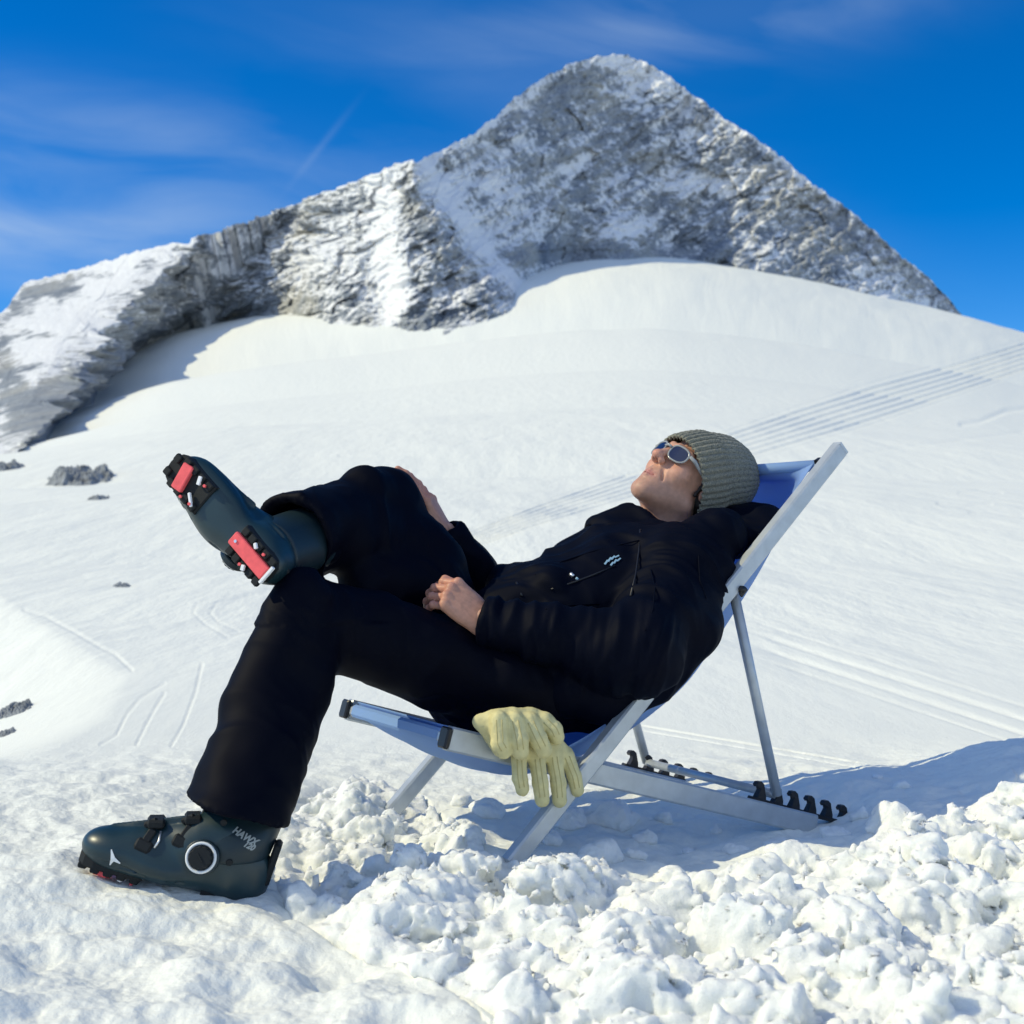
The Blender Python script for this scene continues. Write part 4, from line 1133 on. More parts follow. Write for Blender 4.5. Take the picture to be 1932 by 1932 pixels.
bt_ = np.tile(base_c, (len(bv_), 1))
allv = [hw, lh[0], rk[0], bv_]; allq = [hq, lh[1], rk[1], bq_]; allc = [tint, lh[2], rk[2], bt_]
off = 0; qs = []
for v_, q_ in zip(allv, allq): qs.append(q_ + off); off += len(v_)
person = mesh_obj('person', np.concatenate(allv) - np.array(person_loc, np.float32), np.concatenate(qs), M_SKIN)
person.location = person_loc
color_attr(person, 'tint', np.concatenate(allc))
tag(person, 'person sunbathing in black ski clothes, beanie and sunglasses, right boot crossed over left knee', 'person')
pM = Matrix.Translation(-person_loc)
def pbuild(mb, name, m, smooth=False, parent=None): return mb.build(name, m, parent or person, smooth, pM)
def pmesh(name, v, q, m, parent=None): return mesh_obj(name, v - np.array(person_loc, np.float32), q, m, parent or person)

# ---- trousers
tr_ = SDF(Vector((-.80, 2.12, -.12)), Vector((.62, 3.50, .90)), 0.0055)
Lhem = P(448, 1528, 2.37); shinL = (Lhem - Lknee).normalized()
shinR = (Rank - Rknee).normalized(); Rhem = Rank - shinR * .080
def lower_leg(paths, hem, axis, hemn, r_in):
    g = SDF(Vector((-.80, 2.12, -.12)), Vector((.62, 3.50, .90)), 0.0055)
    for a_, b_, ra_, rb_ in paths: g.cap(a_, b_, ra_, rb_, k=.03)
    g.clip(hem, hemn, 0.20)
    g.cap(hem - axis * .07, hem + axis * .10, r_in * .9, r_in, k=.006, op='sub')
    return g
hn = (P(545, 1560, 2.40) - P(350, 1496, 2.40)).normalized(); hemN = Vector((hn.z, -0.10, -hn.x)).normalized()
if hemN.z > 0: hemN = -hemN
gl = lower_leg([(Lknee + shinL * .01, Lhem + shinL * .06, .086, .095), (P(572, 1128, 2.57), P(484, 1330, 2.47), .058, .064)], Lhem, shinL, hemN, .082)
gr = lower_leg([(Rknee, Rhem + shinR * .03, .078, .096), (CP(690, 925, .44), CP(735, 938, .50), .050, .056)], Rhem, shinR, shinR, .084)
tr_.cap(Lhip, Lknee, .100, .086, k=.05)
tr_.cap(Rhip, Rknee, .096, .074, k=.05)
tr_.cap(CP(655, 1005, .36), CP(735, 1015, .46), .066, .070, k=.04); tr_.cap(CP(705, 1045, .42), CP(800, 1060, .42), .066, .075, k=.05); tr_.cap(CP(690, 1100, .34), CP(820, 1120, .34), .05, .06, k=.05)
tr_.ell(hipm + taxis * .05 - tfront * .01, (.19, .125, .19), (LT, tfront, taxis), k=.05)
tr_.ell(hipm - tfront * .05 - taxis * .01, (.18, .10, .14), (LT, tfront, taxis), k=.04)
tr_.cap(CP(1120, 1318, .13), CP(960, 1300, .14), .070, .075, k=.05)
for g_ in (gl, gr):
    hh = np.clip(0.5 + 0.5 * (tr_.V - g_.V) / .03, 0, 1); tr_.V = tr_.V + (g_.V - tr_.V) * hh - .03 * hh * (1 - hh)
tv, tq = tr_.mesh(); tv = relax(tv, tq, 2, .5); tn = vnormals(tv, tq)
tva = tv @ np.array(shinL, np.float32)
near_l = sstep(.20, .12, np.linalg.norm(np.cross(tv - np.array(Lknee, np.float32), np.array(shinL, np.float32)), axis=1)) * (tv[:, 2] < Lknee.z)
dsp = creases(tv, tn, shinL, 3.0, 9.0, .0045, 1.0, 2) * near_l + creases(tv, tn, BK, 6, 9, .006, 4.0, 2) * (1 - near_l)
dsp += .010 * fbm(tv[:, 0] * 7, tv[:, 1] * 7, tv[:, 2] * 7, 2)
tv = tv + tn * (dsp - .002)[:, None]
trousers = pmesh('trousers', tv, tq, M_TROUSER)

# ---- jacket
jk = SDF(CH(-.15, -.2, .1) - Vector((.1, .1, .05)), CH(.95, .75, .95), 0.0052)
jlo = Vector((-.25, 2.40, .10)); jhi = Vector((.78, 3.65, .98)); jk = SDF(jlo, jhi, 0.0052)
jk.ell(hipm + taxis * .12 + tfront * .02, (.185, .135, .17), (LT, tfront, taxis), k=.05)
jk.ell(hipm + taxis * .28 + tfront * .022, (.19, .120, .20), (LT, tfront, taxis), k=.06)
jk.ell(hipm + taxis * .44 + tfront * .02, (.20, .105, .12), (LT, tfront, taxis), k=.06)
jk.cap(CP(995, 1102, .28) - LT * .10, CP(995, 1102, .28) + LT * .10, .034, k=.03)
jk.cap(CP(1150, 1302, .06), CP(1290, 1190, .02), .062, .075, k=.05)
jk.cap(CP(1225, 1262, .05), CP(1060, 1290, .10), .06, .07, k=.05)
jk.cap(hipm + taxis * .46, neckb - taxis * .02, .10, .075, k=.05)
jk.cap(Lsh - taxis * .02, Lelb, .090, .084, k=.05); jk.cap(Lelb, Lwri - (Lwri - Lelb).normalized() * .012, .074, .050, k=.04)
jk.cap(Rsh - taxis * .03 - tfront * .03, Relb, .075, .062, k=.04); jk.cap(Relb, Rwri - (Rwri - Relb).normalized() * .005, .060, .046, k=.03)
jk.ell(Lsh + taxis * .0, (.085, .09, .09), (LT, tfront, taxis), k=.05)
# hood bundle behind the neck
jk.ell(CP(1404, 1000, .17), (.11, .045, .085), (LT, tfront, taxis), k=.04)
jk.ell(CP(1378, 1005, .24), (.12, .045, .065), (LT, tfront, taxis), k=.04)
jk.ell(CP(1352, 1010, .10), (.06, .06, .075), (LT, tfront, taxis), k=.04)
# stand-up collar: an upright ring, open around the neck
colc = headC + HU * (-.182 * HS) - HF * .005; coln = (HU * .75 + taxis * .55 + HF * -.05).normalized()
ring = []
cx_ = LT.cross(coln).normalized()
if cx_.dot(HF) < 0: cx_ = -cx_
for i in range(25):
    t = 2 * math.pi * i / 24
    ring.append(colc + LT * math.cos(t) * .080 + cx_ * (math.sin(t) * .072 - .002) + coln * (-.008 * math.sin(t)))
for i in range(24):
    _f = max(0.0, math.sin(2 * math.pi * i / 24)); jk.cap(ring[i] - coln * .05, ring[i] + coln * (.010 + .012 * _f), .014, .0085, k=.010)
    jk.cap((ring[i] + ring[(i + 1) % 24]) / 2 - coln * .05, (ring[i] + ring[(i + 1) % 24]) / 2 + coln * (.010 + .012 * _f), .014, .0085, k=.010)
jk.cap(colc - coln * .035, colc + coln * .12, .062, .072, k=.012, op='sub')
for wr, el_ in ((Lwri, Lelb), (Rwri, Relb)):
    d = (wr - el_).normalized(); jk.clip(wr - d * .002, d, .09, .004); jk.cap(wr - d * .03, wr + d * .05, .034, .036, k=.005, op='sub')
jv, jq = jk.mesh(); jv = relax(jv, jq, 2, .5); jn = vnormals(jv, jq)
def seg_w(v, a, b_, r0, r1):
    a = np.array(a, np.float32); b_ = np.array(b_, np.float32); d = b_ - a; t = np.clip(((v - a) @ d) / (d @ d), 0, 1)
    return sstep(r1, r0, np.linalg.norm(v - a - t[:, None] * d, axis=1)), t
wl_, t_l = seg_w(jv, Lelb, Lwri, .085, .12); wu_, t_u = seg_w(jv, Lsh, Lelb, .085, .125)
arm_ax = (Lwri - Lelb).normalized(); up_ax = (Lelb - Lsh).normalized()
body_w = np.clip(1 - wl_ - wu_, 0, 1)
dj = creases(jv, jn, arm_ax, 4.0, 20, .0080, 2.0, 2) * wl_ + creases(jv, jn, up_ax, 4.5, 15, .0080, 7.0, 2) * wu_ * (1 - wl_)
dj += (creases(jv, jn, taxis, 4.0, 8.0, .0065, 3.0, 2) + creases(jv, jn, (LT + taxis), 3.0, 11.0, .0050, 9.0, 2)) * body_w
dj += .009 * fbm(jv[:, 0] * 9, jv[:, 1] * 9, jv[:, 2] * 9, 2)
jv = jv + jn * (dj - .002)[:, None]
jacket = pmesh('jacket', jv, jq, M_JACKET)
jbvh = BVHTree.FromPolygons([Vector(map(float, p)) for p in jv], [tuple(map(int, q)) for q in jq])
def on_jacket(px, py, lift=.002):
    o = Vector((0, 0, CAMZ)); a, c = ray(px, py); d = Vector((a, 1, c)).normalized()
    hit, nrm, _, _ = jbvh.ray_cast(o, d)
    if hit is None: return None, None
    if nrm.dot(d) > 0: nrm = -nrm
    return hit + nrm * lift, nrm
# embroidered chest mark: two short rows of pale strokes, laid on the cloth
mb = MB()
for (x0, y0, x1, y1, w_) in ((1141, 1066, 1147, 1058, 5), (1147, 1061, 1153, 1053, 5), (1153, 1057, 1160, 1050, 5), (1160, 1053, 1168, 1049, 4), (1152, 1068, 1157, 1062, 5), (1158, 1064, 1163, 1057, 5), (1164, 1060, 1171, 1054, 4)):
    p0, n0_ = on_jacket(x0, y0); p1, n1_ = on_jacket(x1, y1)
    if p0 is not None and p1 is not None: mb.bar(p0, p1, n0_, w_ * .0009, .0016, .0004)
if mb.v: pbuild(mb, 'logo', M_LOGO, parent=jacket)
# zip pulls and pocket zips
for nm, pts, rad_, m_ in (('zip_pull', [(1076, 1083), (1082, 1088)], .0045, M_METAL), ('zip_pull', [(1087, 1091), (1091, 1094)], .003, M_LOGO), ('pocket_zip', [(1040, 1112), (1080, 1100), (1120, 1085), (1160, 1068)], .0022, M_BLACKP), ('shoulder_seam', [(1208, 1000), (1206, 1040), (1200, 1085), (1190, 1125)], .0022, M_BLACKP), ('front_zip', [(985, 1125), (975, 1100)], .003, M_BLACKP)):
    hp = [on_jacket(*p, .001)[0] for p in pts]; hp = [p for p in hp if p is not None]
    if len(hp) >= 2:
        mb = MB(); mb.tube(hp, rad_, 8); pbuild(mb, nm, m_, True, jacket)
for pts, rad_ in (([(1010, 1085), (1060, 1060), (1120, 1040), (1170, 1028), (1206, 1020)], .0016), ([(1030, 1150), (1080, 1142), (1130, 1140)], .0018), ([(1228, 1075), (1236, 1110), (1232, 1150), (1218, 1190)], .0016), ([(1330, 1010), (1318, 1050), (1320, 1095), (1332, 1130)], .0016)):
    hp = [on_jacket(*p, .0006)[0] for p in pts]; hp = [p for p in hp if p is not None]
    if len(hp) >= 2:
        mb = MB(); mb.tube(hp, rad_, 6); pbuild(mb, 'seam', M_JACKET, True, jacket)
# pale collar tab inside the open collar
mb = MB()
c1, c2 = ring[6] - cx_ * .012 + coln * .026, ring[6] - cx_ * .010 - coln * .008
mb.bar(c1, c2, cx_, 0.030, 0.004, 0.001); pbuild(mb, 'collar_lining', M_WHITE, parent=jacket)

# ---- beanie
hatA = (HU * .80 - HF * .60).normalized()           # axis: towards the crown
hatF = (HF - hatA * HF.dot(hatA)).normalized(); hatL = hatA.cross(hatF)
if hatL.dot(HL) < 0: hatL = -hatL
hatC = headC + hatA * .016
HSH = 1.07
NT, NS = 660, 120
th = np.linspace(0, 2 * math.pi, NT, endpoint=False); ss = np.linspace(0, 1, NS)
prof_t = np.array([(-.030, .95), (-.034, .99), (-.030, 1.03), (.00, 1.06), (.026, 1.055), (.036, 1.03), (.040, 1.0), (.064, .98), (.095, .92), (.122, .79), (.145, .58), (.157, .32), (.161, 0.0)])
pt_s = np.linspace(0, 1, len(prof_t))
ht = np.interp(ss, pt_s, prof_t[:, 0]); hr = np.interp(ss, pt_s, prof_t[:, 1])
for _ in range(3): ht[1:-1] = (ht[:-2] + 2 * ht[1:-1] + ht[2:]) / 4; hr[1:-1] = (hr[:-2] + 2 * hr[1:-1] + hr[2:]) / 4
A_, S__ = np.meshgrid(th, ss, indexing='ij')
HT = np.interp(S__, ss, ht); HR = np.interp(S__, ss, hr)
cuff = sstep(.53, .47, S__)
rib = np.abs(np.sin(A_ * 23)) ** 0.7
amp = (.0068 * cuff + .0034 * (1 - cuff)) * sstep(1.0, .8, S__)
row = .0006 * np.sin(S__ * 130 + 3 * np.sin(A_ * 23) ** 2)
rF = .104 * HSH * HR + amp * (rib - .5) + row; rL = .086 * HSH * HR + amp * (rib - .5) + row
HT = HT * HSH * 1.14 + .006 * fbm(np.cos(A_) * 1.5, np.sin(A_) * 1.5, S__ * 2, 2) * sstep(.4, .6, S__)
sh = -0.018 * sstep(.5, 1, S__)
hx = np.cos(A_) * rF + sh; hy = np.sin(A_) * rL
hp = np.array(hatC)[None, None] + hx[..., None] * np.array(hatF) + hy[..., None] * np.array(hatL) + HT[..., None] * np.array(hatA)
hid = np.arange(NT * NS).reshape(NT, NS); nx_ = np.roll(hid, -1, 0)
hq_ = np.stack([hid[:, :-1].ravel(), nx_[:, :-1].ravel(), nx_[:, 1:].ravel(), hid[:, 1:].ravel()], 1)
beanie = pmesh('beanie', hp.reshape(-1, 3).astype(np.float32), hq_, M_KNIT)
# short hair showing under the cuff
hs_ = SDF((-.11, -.14, -.12), (.11, .08, .05), .003)
hs_.ell((0, -.046, -.010), (.076, .066, .062), k=.01); hs_.cap((.0735, .010, .010), (.0715, .006, -.030), .007, .004, k=.006); hs_.cap((-.0735, .010, .010), (-.0715, .006, -.030), .007, .004, k=.006)
sv_, sq_ = hs_.mesh(); sn_ = vnormals(sv_, sq_); sv_ = sv_ + sn_ * (.003 * pnoise(sv_[:, 0] * 160, sv_[:, 1] * 60, sv_[:, 2] * 60))[:, None]
pmesh('hair', xf(Mhead, sv_), sq_, M_HAIR)

# ---- sunglasses
Mh = lambda x, y, z: Mhead @ Vector((x, y, z))
sg = MB()
def lens_pts(sx, r_=1.0, n=40, dy=0.0):
    out = []
    for i in range(n):
        t = 2 * math.pi * i / n
        c_, s_ = math.cos(t), math.sin(t)
        ex = math.copysign(abs(c_) ** .72, c_) * .0245 * r_; ez = math.copysign(abs(s_) ** .72, s_) * .0200 * r_
        if s_ < 0: ex *= 1 - .12 * abs(s_)
        x = .035 * sx + ex
        out.append((x, .1055 + dy - 5.0 * x * x + .6 * (ez) * .12, .004 + ez))
    return out
for sx in (-1, 1):
    sg.tube([Mh(*p) for p in lens_pts(sx)], .0022, 10, closed=True)
sg.tube([Mh(-.0105, .109, .011), Mh(0, .1125, .013), Mh(.0105, .109, .011)], .0032, 10)
glasses = pbuild(sg, 'sunglasses', M_FRAME, True)
for sx in (-1, 1):
    v = [Mh(.035 * sx, .1065 - 5 * .035 ** 2, .004)] + [Mh(*p) for p in lens_pts(sx, .97)]
    lm = MB(); lm.add(v, [(0, i + 1, (i + 1) % 40 + 1) for i in range(40)]); lo_ = pbuild(lm, 'lens', M_LENS, True, glasses)
    tm = MB(); tm.tube([Mh(.0600 * sx, .0880, .014), Mh(.069 * sx, .074, .014), Mh(.0765 * sx, .050, .010), Mh(.081 * sx, .00, .006)], [.0044, .0050, .0042, .0034], 10); pbuild(tm, 'temple', M_FRAME, True, glasses)

# ---- ski boots
def oval(cx, cy, rx, ry, n=28, p=2.6):
    return [(cx + math.copysign(abs(math.cos(t)) ** (2 / p), math.cos(t)) * rx, cy + math.copysign(abs(math.sin(t)) ** (2 / p), math.sin(t)) * ry) for t in [2 * math.pi * i / n for i in range(n)]]
def make_boot(M, sy, cuff_dir, cuff_len, label):
    """boot frame: x toe, y the wearer's left, z up; sy = +1 puts the dial side on +y"""
    BMx = pM @ M
    # lower shell
    g = SDF((-.15, -.09, -.005), (.26, .09, .26), .0035)
    g.ell((.135, .002 * sy, .048), (.088, .049, .036), k=.02); g.ell((.168, .003 * sy, .046), (.052, .046, .033), k=.02)
    g.cap((.125, 0, .062), (.03, 0, .100), .036, .046, k=.03); g.cap((.19, 0, .040), (-.06, 0, .036), .028, .034, k=.02, flat=(0, 0, 1), ff=.7)
    g.ell((-.055, 0, .065), (.052, .043, .058), k=.02); g.cap((-.02, 0, .08), (-.012, 0, .118), .053, .052, k=.03)
    g.ell((.03, .012 * sy, .085), (.05, .048, .04), k=.02); g.ell((.075, .013 * sy, .045), (.080, .051, .030), k=.02)
    g.clip((0, 0, .014), (0, 0, -1), .35)
    # overlap flap line and ribs
    g.cap((.185, .0, .083), (.05, .018 * sy, .142), .004, .005, k=.006)
    g.cap((.165, -.050 * sy, .040), (-.03, -.052 * sy, .050), .003, .003, k=.004, op='sub')
    g.cap((.190, .046 * sy, .030), (-.02, .055 * sy, .036), .0028, .0028, k=.004, op='sub')
    g.cap((.190, -.036 * sy, .052), (.06, -.046 * sy, .078), .0045, .006, k=.006)
    g.cap((.10, -.058 * sy, .052), (-.04, -.050 * sy, .070), .004, .004, k=.004, op='sub')
    v, q = g.mesh(); v = relax(v, q, 1, .5)
    boot = mesh_obj('ski_boot', xf(BMx, v), q, M_SHELL, person)
    tag(boot, label)
    # cuff
    cd = Vector(cuff_dir).normalized()
    g = SDF((-.17, -.11, .05), (.20, .11, .36), .0035)
    c0 = Vector((-.022, 0, .100)); c1 = c0 + cd * cuff_len
    g.cap(c0, c1, .064, .066, k=.02, flat=(0, 1, 0), ff=.92)
    g.cap(c0 + Vector((-.03, 0, .02)), c1 + Vector((-.034, 0, -.01)), .034, .040, k=.03)
    g.clip(c1, cd, .2); g.clip((0, 0, .078), (-.25, 0, -1), .2)
    g.cap(c1 - cd * .05, c1 + cd * .1, .055, .055, k=.006, op='sub')
    g.cap(c0 + Vector((.055, .05 * sy, -.02)), c0 + Vector((.085, .035 * sy, .12)), .0030, .0030, k=.003, op='sub')
    g.cap(c0 + Vector((.07, 0, .02)) + Vector((0, .03 * sy, 0)), c0 + cd * .1 + Vector((.058, .035 * sy, 0)), .006, .005, k=.006)
    v, q = g.mesh(); v = relax(v, q, 1, .5)
    cuff_ = mesh_obj('cuff', xf(BMx, v), q, M_SHELL2, boot)
    # spoiler strap at the back
    m = MB(); m.bar((-.100, 0, .055), (-.100 + cd.x * .1 + .002, 0, .055 + cd.z * .1), (1, 0, 0), .042, .014, .004)
    m.build('spine', M_RUBBER, boot, False, BMx)
    m = MB(); m.bar((-.107, 0.0, .070), (-.107, 0.0, .086), (1, 0, 0), .020, .006, .001); m.build('lean_lock', M_METAL, boot, False, BMx)
    # sole lugs
    for nm, xa, xb, wy, zt in (('toe_lug', .108, .226, .036, .030), ('heel_lug', -.102, .004, .034, .030)):
        m = MB()
        out = [(xa, -wy), (xb - .03, -wy), (xb - .012, -wy * .82), (xb - .002, -wy * .45), (xb, 0), (xb - .002, wy * .45), (xb - .012, wy * .82), (xb - .03, wy), (xa, wy)] if xa > 0 else [(xb, wy), (xa + .03, wy), (xa + .012, wy * .85), (xa + .002, wy * .5), (xa, 0), (xa + .002, -wy * .5), (xa + .012, -wy * .85), (xa + .03, -wy), (xb, -wy)]
        m.prism(out, .022, (0, 0, .020), bev=.003)
        n_ = 5
        for i in range(n_):
            for s2 in (-1, 1):
                cx = xa + (xb - xa) * (i + .5) / n_
                if xa > 0 and i == n_ - 1: wy2 = wy * .72
                else: wy2 = wy
                m.box((cx, s2 * (wy2 - .0090), .0080), ((1, 0, 0), (0, 1, 0), (0, 0, 1)), .0080, .0085, .0055, .002)
        m.build(nm, M_RUBBER, boot, False, BMx)
    m = MB(); m.bar((.170, -.027, .004), (.182, .027, .004), (0, 0, 1), .026, .012, .002)
    m.build('toe_pad', M_RED, boot, False, BMx)
    m = MB(); m.bar((-.098, 0, .003), (.006, 0, .003), (0, 0, 1), .029, .012, .002)
    m.build('heel_pad', M_RED, boot, False, BMx)
    for (x, y) in ((-.070, .024), (-.045, -.025), (.124, .024), (.150, -.028), (.124, -.024)):
        m = MB(); m.prism(oval(x, y, .003, .003, 10), .004, (0, 0, -.001)); m.build('red_stud', M_RED, boot, False, BMx)
    m = MB(); m.prism(oval(-.008, 0, .003, .003, 12), .004, (0, 0, -.0035)); m.build('sole_screw', M_METAL, boot, False, BMx)
    for p_, q_, w_, t_ in (((.138, .014, .002), (.146, .030, .002), .008, .006), ((.142, -.010, .002), (.118, -.026, .002), .006, .006), ((-.103, -.019, 0), (-.103, .022, 0), .006, .008), ((-.050, .020, 0), (-.040, .026, 0), .007, .006), ((-.052, -.020, 0), (-.058, -.030, 0), .008, .006)):
        m = MB(); m.bar(p_, q_, (0, 0, 1), w_, t_, .001); m.build('packed_snow', M_SNOWB, boot, False, BMx)
    # buckles over the instep
    for bx, bz in ((.118, .098), (.058, .122)):
        m = MB(); yy = .012 * sy
        m.bar((bx + .012, yy, bz + .010), (bx - .018, yy * .7, bz + .018), (0.25, 0, 1), .046, .016, .004)
        m.bar((bx + .014, yy + .012 * sy, bz + .006), (bx - .006, yy + .012 * sy, bz + .022), (0.25, 0, 1), .012, .012, .003)
        m.build('buckle', M_RUBBER, boot, False, BMx)
        m = MB(); m.bar((bx + .018, .043 * sy, bz - .020), (bx - .012, .047 * sy, bz - .024), (0, sy, .45), .022, .012, .004)
        m.bar((bx + .004, .046 * sy, bz - .021), (bx - .004, .030 * sy, bz + .006), (0, sy, .7), .014, .007, .002)
        m.build('buckle_ladder', M_RUBBER, boot, False, BMx)
        m = MB(); m.tube([(bx - .016, .047 * sy, bz - .020), (bx - .020, .041 * sy, bz - .008), (bx - .017, .030 * sy, bz + .006)], .0022, 8); m.build('wire', M_METAL, boot, True, BMx)
    for px_, py_, pz_ in ((-.030, .0585, .092), (.000, .0570, .156)):
        m = MB(); m.prism(oval(px_, pz_, .006, .006, 16, 2), .006, (0, (py_ - .001) * sy, 0), ((1, 0, 0), (0, 0, 1), (0, 1, 0)), .001); m.build('rivet', M_RUBBER, boot, False, BMx)
    # lateral dial
    dc = Vector((.018, .060 * sy, .088)); da = Vector((.12, sy, .22)).normalized()
    dx = Vector((1, 0, 0)); dx = (dx - da * dx.dot(da)).normalized(); dy = da.cross(dx)
    def circ(r, n=36): return [(math.cos(2 * math.pi * i / n) * r, math.sin(2 * math.pi * i / n) * r) for i in range(n)]
    m = MB(); m.prism(circ(.031), .016, dc - da * .002, (dx, dy, da), .002); m.build('dial_base', M_SHELL2, boot, False, BMx)
    m = MB(); m.tube([dc + da * .0065 + (dx * math.cos(t) + dy * math.sin(t)) * .0245 for t in [2 * math.pi * i / 40 for i in range(40)]], .0028, 8, closed=True); m.build('dial_ring', M_WHITE, boot, True, BMx)
    m = MB(); kn = [(math.cos(2 * math.pi * i / 48) * (.0205 - .0014 * (i % 4 < 2)), math.sin(2 * math.pi * i / 48) * (.0205 - .0014 * (i % 4 < 2))) for i in range(48)]
    m.prism(kn, .014, dc + da * .009, (dx, dy, da), .0015); m.bar(dc + da * .0165 - dx * .006 + dy * .006, dc + da * .0165 + dx * .006 - dy * .006, da, .003, .002, .0005)
    m.build('dial', M_RUBBER, boot, False, BMx)
    # three-armed mark on the toe
    bb = BVHTree.FromPolygons([Vector(map(float, p)) for p in xf(pM.inverted() @ Matrix.Identity(4), np.array([w.co for w in boot.data.vertices], np.float32))], [tuple(p.vertices) for p in boot.data.polygons])
    Mi = M.inverted()
    def snap(x, z, lift=.0012):
        o = M @ Vector((x, .2 * sy, z)); d = (M @ Vector((x, 0, z)) - o).normalized()
        hit, n_, _, _ = bb.ray_cast(o, d)
        if hit is None: return None, None
        l = Mi @ hit; nn_ = (Mi.to_3x3() @ n_).normalized()
        if nn_.y * sy < 0: nn_ = -nn_
        return l + nn_ * lift, nn_
    ctr_, nr_ = snap(.163, .044)
    m = MB()
    if ctr_ is not None:
        for a in (1.05, 3.45, 4.9):
            e, n2_ = snap(.163 - math.cos(a) * -.015, .044 + math.sin(a) * .015)
            if e is None: continue
            d = (e - ctr_); side_ = nr_.cross(d).normalized()
            L_ = [ctr_ - side_ * .0040, ctr_ + side_ * .0040, e + side_ * .0008, e - side_ * .0008]
            m.add(L_ + [p + nr_ * .001 for p in L_], [(0, 1, 2, 3), (4, 5, 6, 7), (0, 1, 5, 4), (1, 2, 6, 5), (2, 3, 7, 6), (3, 0, 4, 7)])
        m.build('toe_mark', M_WHITE, boot, False, BMx)
    # lettering on the cuff
    cb = BVHTree.FromPolygons([w.co + person_loc for w in cuff_.data.vertices], [tuple(p.vertices) for p in cuff_.data.polygons])
    def csnap(x, z):
        o = M @ Vector((x, .2 * sy, z)); d = (M @ Vector((x, 0, z)) - o).normalized()
        hit, n_, _, _ = cb.ray_cast(o, d); return None if hit is None else Mi @ hit
    for txt, x, z, sz in (("HAWX", -.042, .139, .0150), ("120", -.054, .126, .0130)):
        cu = bpy.data.curves.new('lettering', 'FONT'); cu.body = txt; cu.size = sz; cu.extrude = .0006; cu.align_x = 'CENTER'; cu.align_y = 'CENTER'; cu.shear = .25; cu.offset = .0006
        to = bpy.data.objects.new('lettering', cu); COL.objects.link(to)
        dg = bpy.context.evaluated_depsgraph_get(); me = bpy.data.meshes.new_from_object(to.evaluated_get(dg))
        bpy.data.objects.remove(to)
        me.materials.clear(); me.materials.append(M_PRINT)
        ex_ = Vector((-sy * 1.0, 0, -.30)).normalized() if sy > 0 else Vector((1, 0, .12)).normalized()
        pts = []
        for vt in me.vertices:
            l = Vector((x, 0, z)) + ex_ * vt.co.x + Vector((-.30 * sy, 0, 1)).normalized() * vt.co.y
            hit = csnap(l.x, l.z)
            yv = (hit.y if hit is not None else .058 * sy) + sy * (.0010 + vt.co.z)
            pts.append(BMx @ Vector((l.x, yv, l.z)))
        for vt, p_ in zip(me.vertices, pts): vt.co = p_
        lo_ = bpy.data.objects.new('lettering', me); COL.objects.link(lo_); lo_.parent = boot
    return boot
M_SNOWB = mat('packed_snow_bits', (0.85, 0.86, 0.87), 0.8, spec=.2)
# left boot planted in the snow
boot_l = make_boot(ML, 1, ML.to_3x3().inverted() @ (Lknee - Lank), .19, 'dark teal ski boot planted in the snow')
# right boot crossed over the knee, sole towards the camera
boot_r = make_boot(MR, -1, MR.to_3x3().inverted() @ (-shinR), .135, 'dark teal ski boot raised across the knee, showing red sole pads')

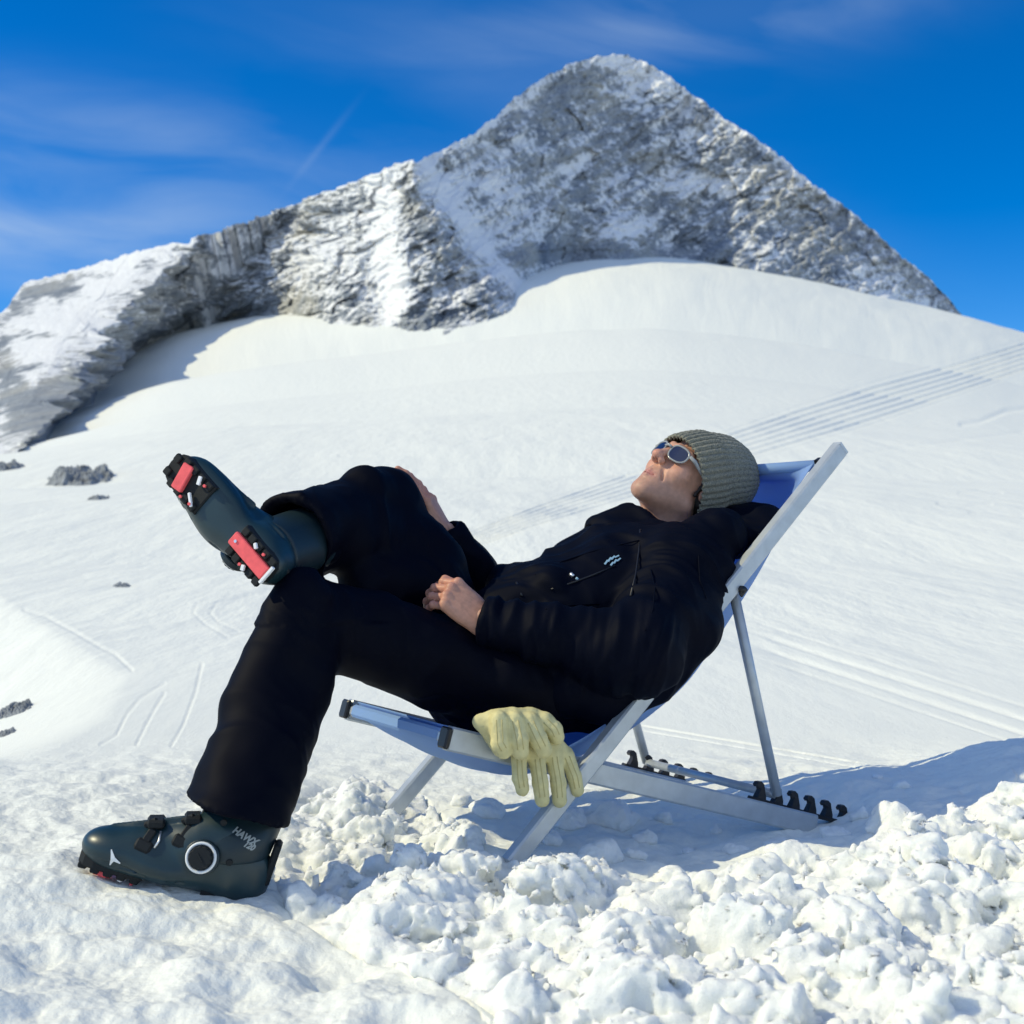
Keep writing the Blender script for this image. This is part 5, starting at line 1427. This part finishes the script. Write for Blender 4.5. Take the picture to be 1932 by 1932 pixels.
# ================================================================== GLOVES over the near seat rail
def make_glove(pts_fingers, palm, radii, cuffpts, label, extra=(), k=.0022):
    """finger chains and palm strokes as (px, py, w) seen points on planes w metres across the chair"""
    allp = [CP(*p) for c in pts_fingers for p in c] + [CP(*p) for p, _ in palm]
    lo = Vector((min(p.x for p in allp), min(p.y for p in allp), min(p.z for p in allp))) - Vector((.06,) * 3)
    hi = Vector((max(p.x for p in allp), max(p.y for p in allp), max(p.z for p in allp))) + Vector((.06,) * 3)
    g = SDF(lo, hi, .0024)
    nrm = Vector((.3, -.95, .1))
    for (p, r_), (p2, r2_) in zip(palm[:-1], palm[1:]):
        g.cap(CP(*p), CP(*p2), r_, r2_, k=.012, flat=nrm, ff=.75)
    for c, r_ in zip(pts_fingers, radii):
        q = [CP(*p) for p in c]
        for i in range(len(q) - 1):
            ra_ = r_ * (1.08 - .06 * i); rb_ = r_ * (1.08 - .06 * (i + 1))
            g.cap(q[i], q[i + 1], ra_, rb_, k=k if i else .006)
            if i: g.ell(q[i], (r_ * 1.04,) * 3, k=.003)
    for p_, q_, r_, r2_ in extra: g.cap(CP(*p_), CP(*q_), r_, r2_, k=.012)
    if cuffpts:
        g.cap(CP(*cuffpts[0]), CP(*cuffpts[1]), cuffpts[2], cuffpts[3], k=.004, op='sub')
    v, q = g.mesh(); v = relax(v, q, 1, .4); n = vnormals(v, q)
    d = .0007 * ridged(v[:, 0] * 40, v[:, 1] * 40, v[:, 2] * 18, 2) + .0008 * fbm(v[:, 0] * 120, v[:, 1] * 120, v[:, 2] * 90, 2)
    v = v + n * (d - .0012)[:, None]
    c = v.mean(0)
    o = mesh_obj('glove', v - c, q, M_GLOVE); o.location = Vector(map(float, c))
    tag(o, label, 'glove')
    for c_, r_ in zip(pts_fingers, radii):
        qv = [CP(*p) for p in c_]
        tow = Vector((0.05, -1, .15)).normalized()
        gb = BVHTree.FromPolygons([Vector(map(float, p)) for p in v], [tuple(map(int, f_)) for f_ in q])
        for so in (-.30, .30):
            sp_ = []
            for i_ in range(len(qv) - 1):
                for t_ in np.linspace(0, 1, 6, endpoint=False):
                    pp = qv[i_].lerp(qv[i_ + 1], float(t_)); ax_ = (qv[i_ + 1] - qv[i_]).normalized(); sd_ = ax_.cross(tow).normalized()
                    hit, n_, _, _ = gb.ray_cast(pp + sd_ * so * r_ + tow * .06, -tow)
                    if hit is not None: sp_.append(hit - Vector(map(float, c)))
            if len(sp_) > 3:
                m_ = MB(); m_.tube(sp_, .0011, 6); m_.build('seam', M_SEAM, o, True)
    return o, [CP(*p) for p in sum([list(c_) for c_ in pts_fingers], [])]
make_glove([[(941, 1358, -.030), (943, 1402, -.040), (951, 1416, -.036)], [(971, 1360, -.034), (979, 1396, -.050), (982, 1418, -.046)], [(1000, 1362, -.034), (1014, 1392, -.050), (1025, 1414, -.046)], [(1028, 1360, -.032), (1044, 1376, -.042), (1050, 1390, -.038)]],
           [((906, 1362, .004), .014), ((935, 1363, -.012), .024), ((965, 1364, -.016), .028), ((1000, 1364, -.016), .028), ((1030, 1370, -.014), .024)], [.0178, .0182, .0186, .0175], None,
           'pale yellow leather glove draped on the seat rail, fingers curled, upper of the pair', [((906, 1362, .004), (945, 1412, .000), .012, .018)])
make_glove([[(979, 1430, -.010), (981, 1468, -.018), (985, 1489, -.016)], [(1013, 1432, -.012), (1019, 1476, -.022), (1023, 1509, -.020)], [(1045, 1428, -.012), (1053, 1476, -.022), (1056, 1510, -.020)], [(1069, 1428, -.010), (1083, 1464, -.018), (1089, 1491, -.016)]],
           [((975, 1406, .0), .020), ((1005, 1410, -.004), .026), ((1040, 1412, -.004), .026), ((1064, 1424, -.002), .020)], [.0154, .0160, .0160, .0154], None,
           'pale yellow leather glove hanging with four straight fingers down, lower of the pair', [])
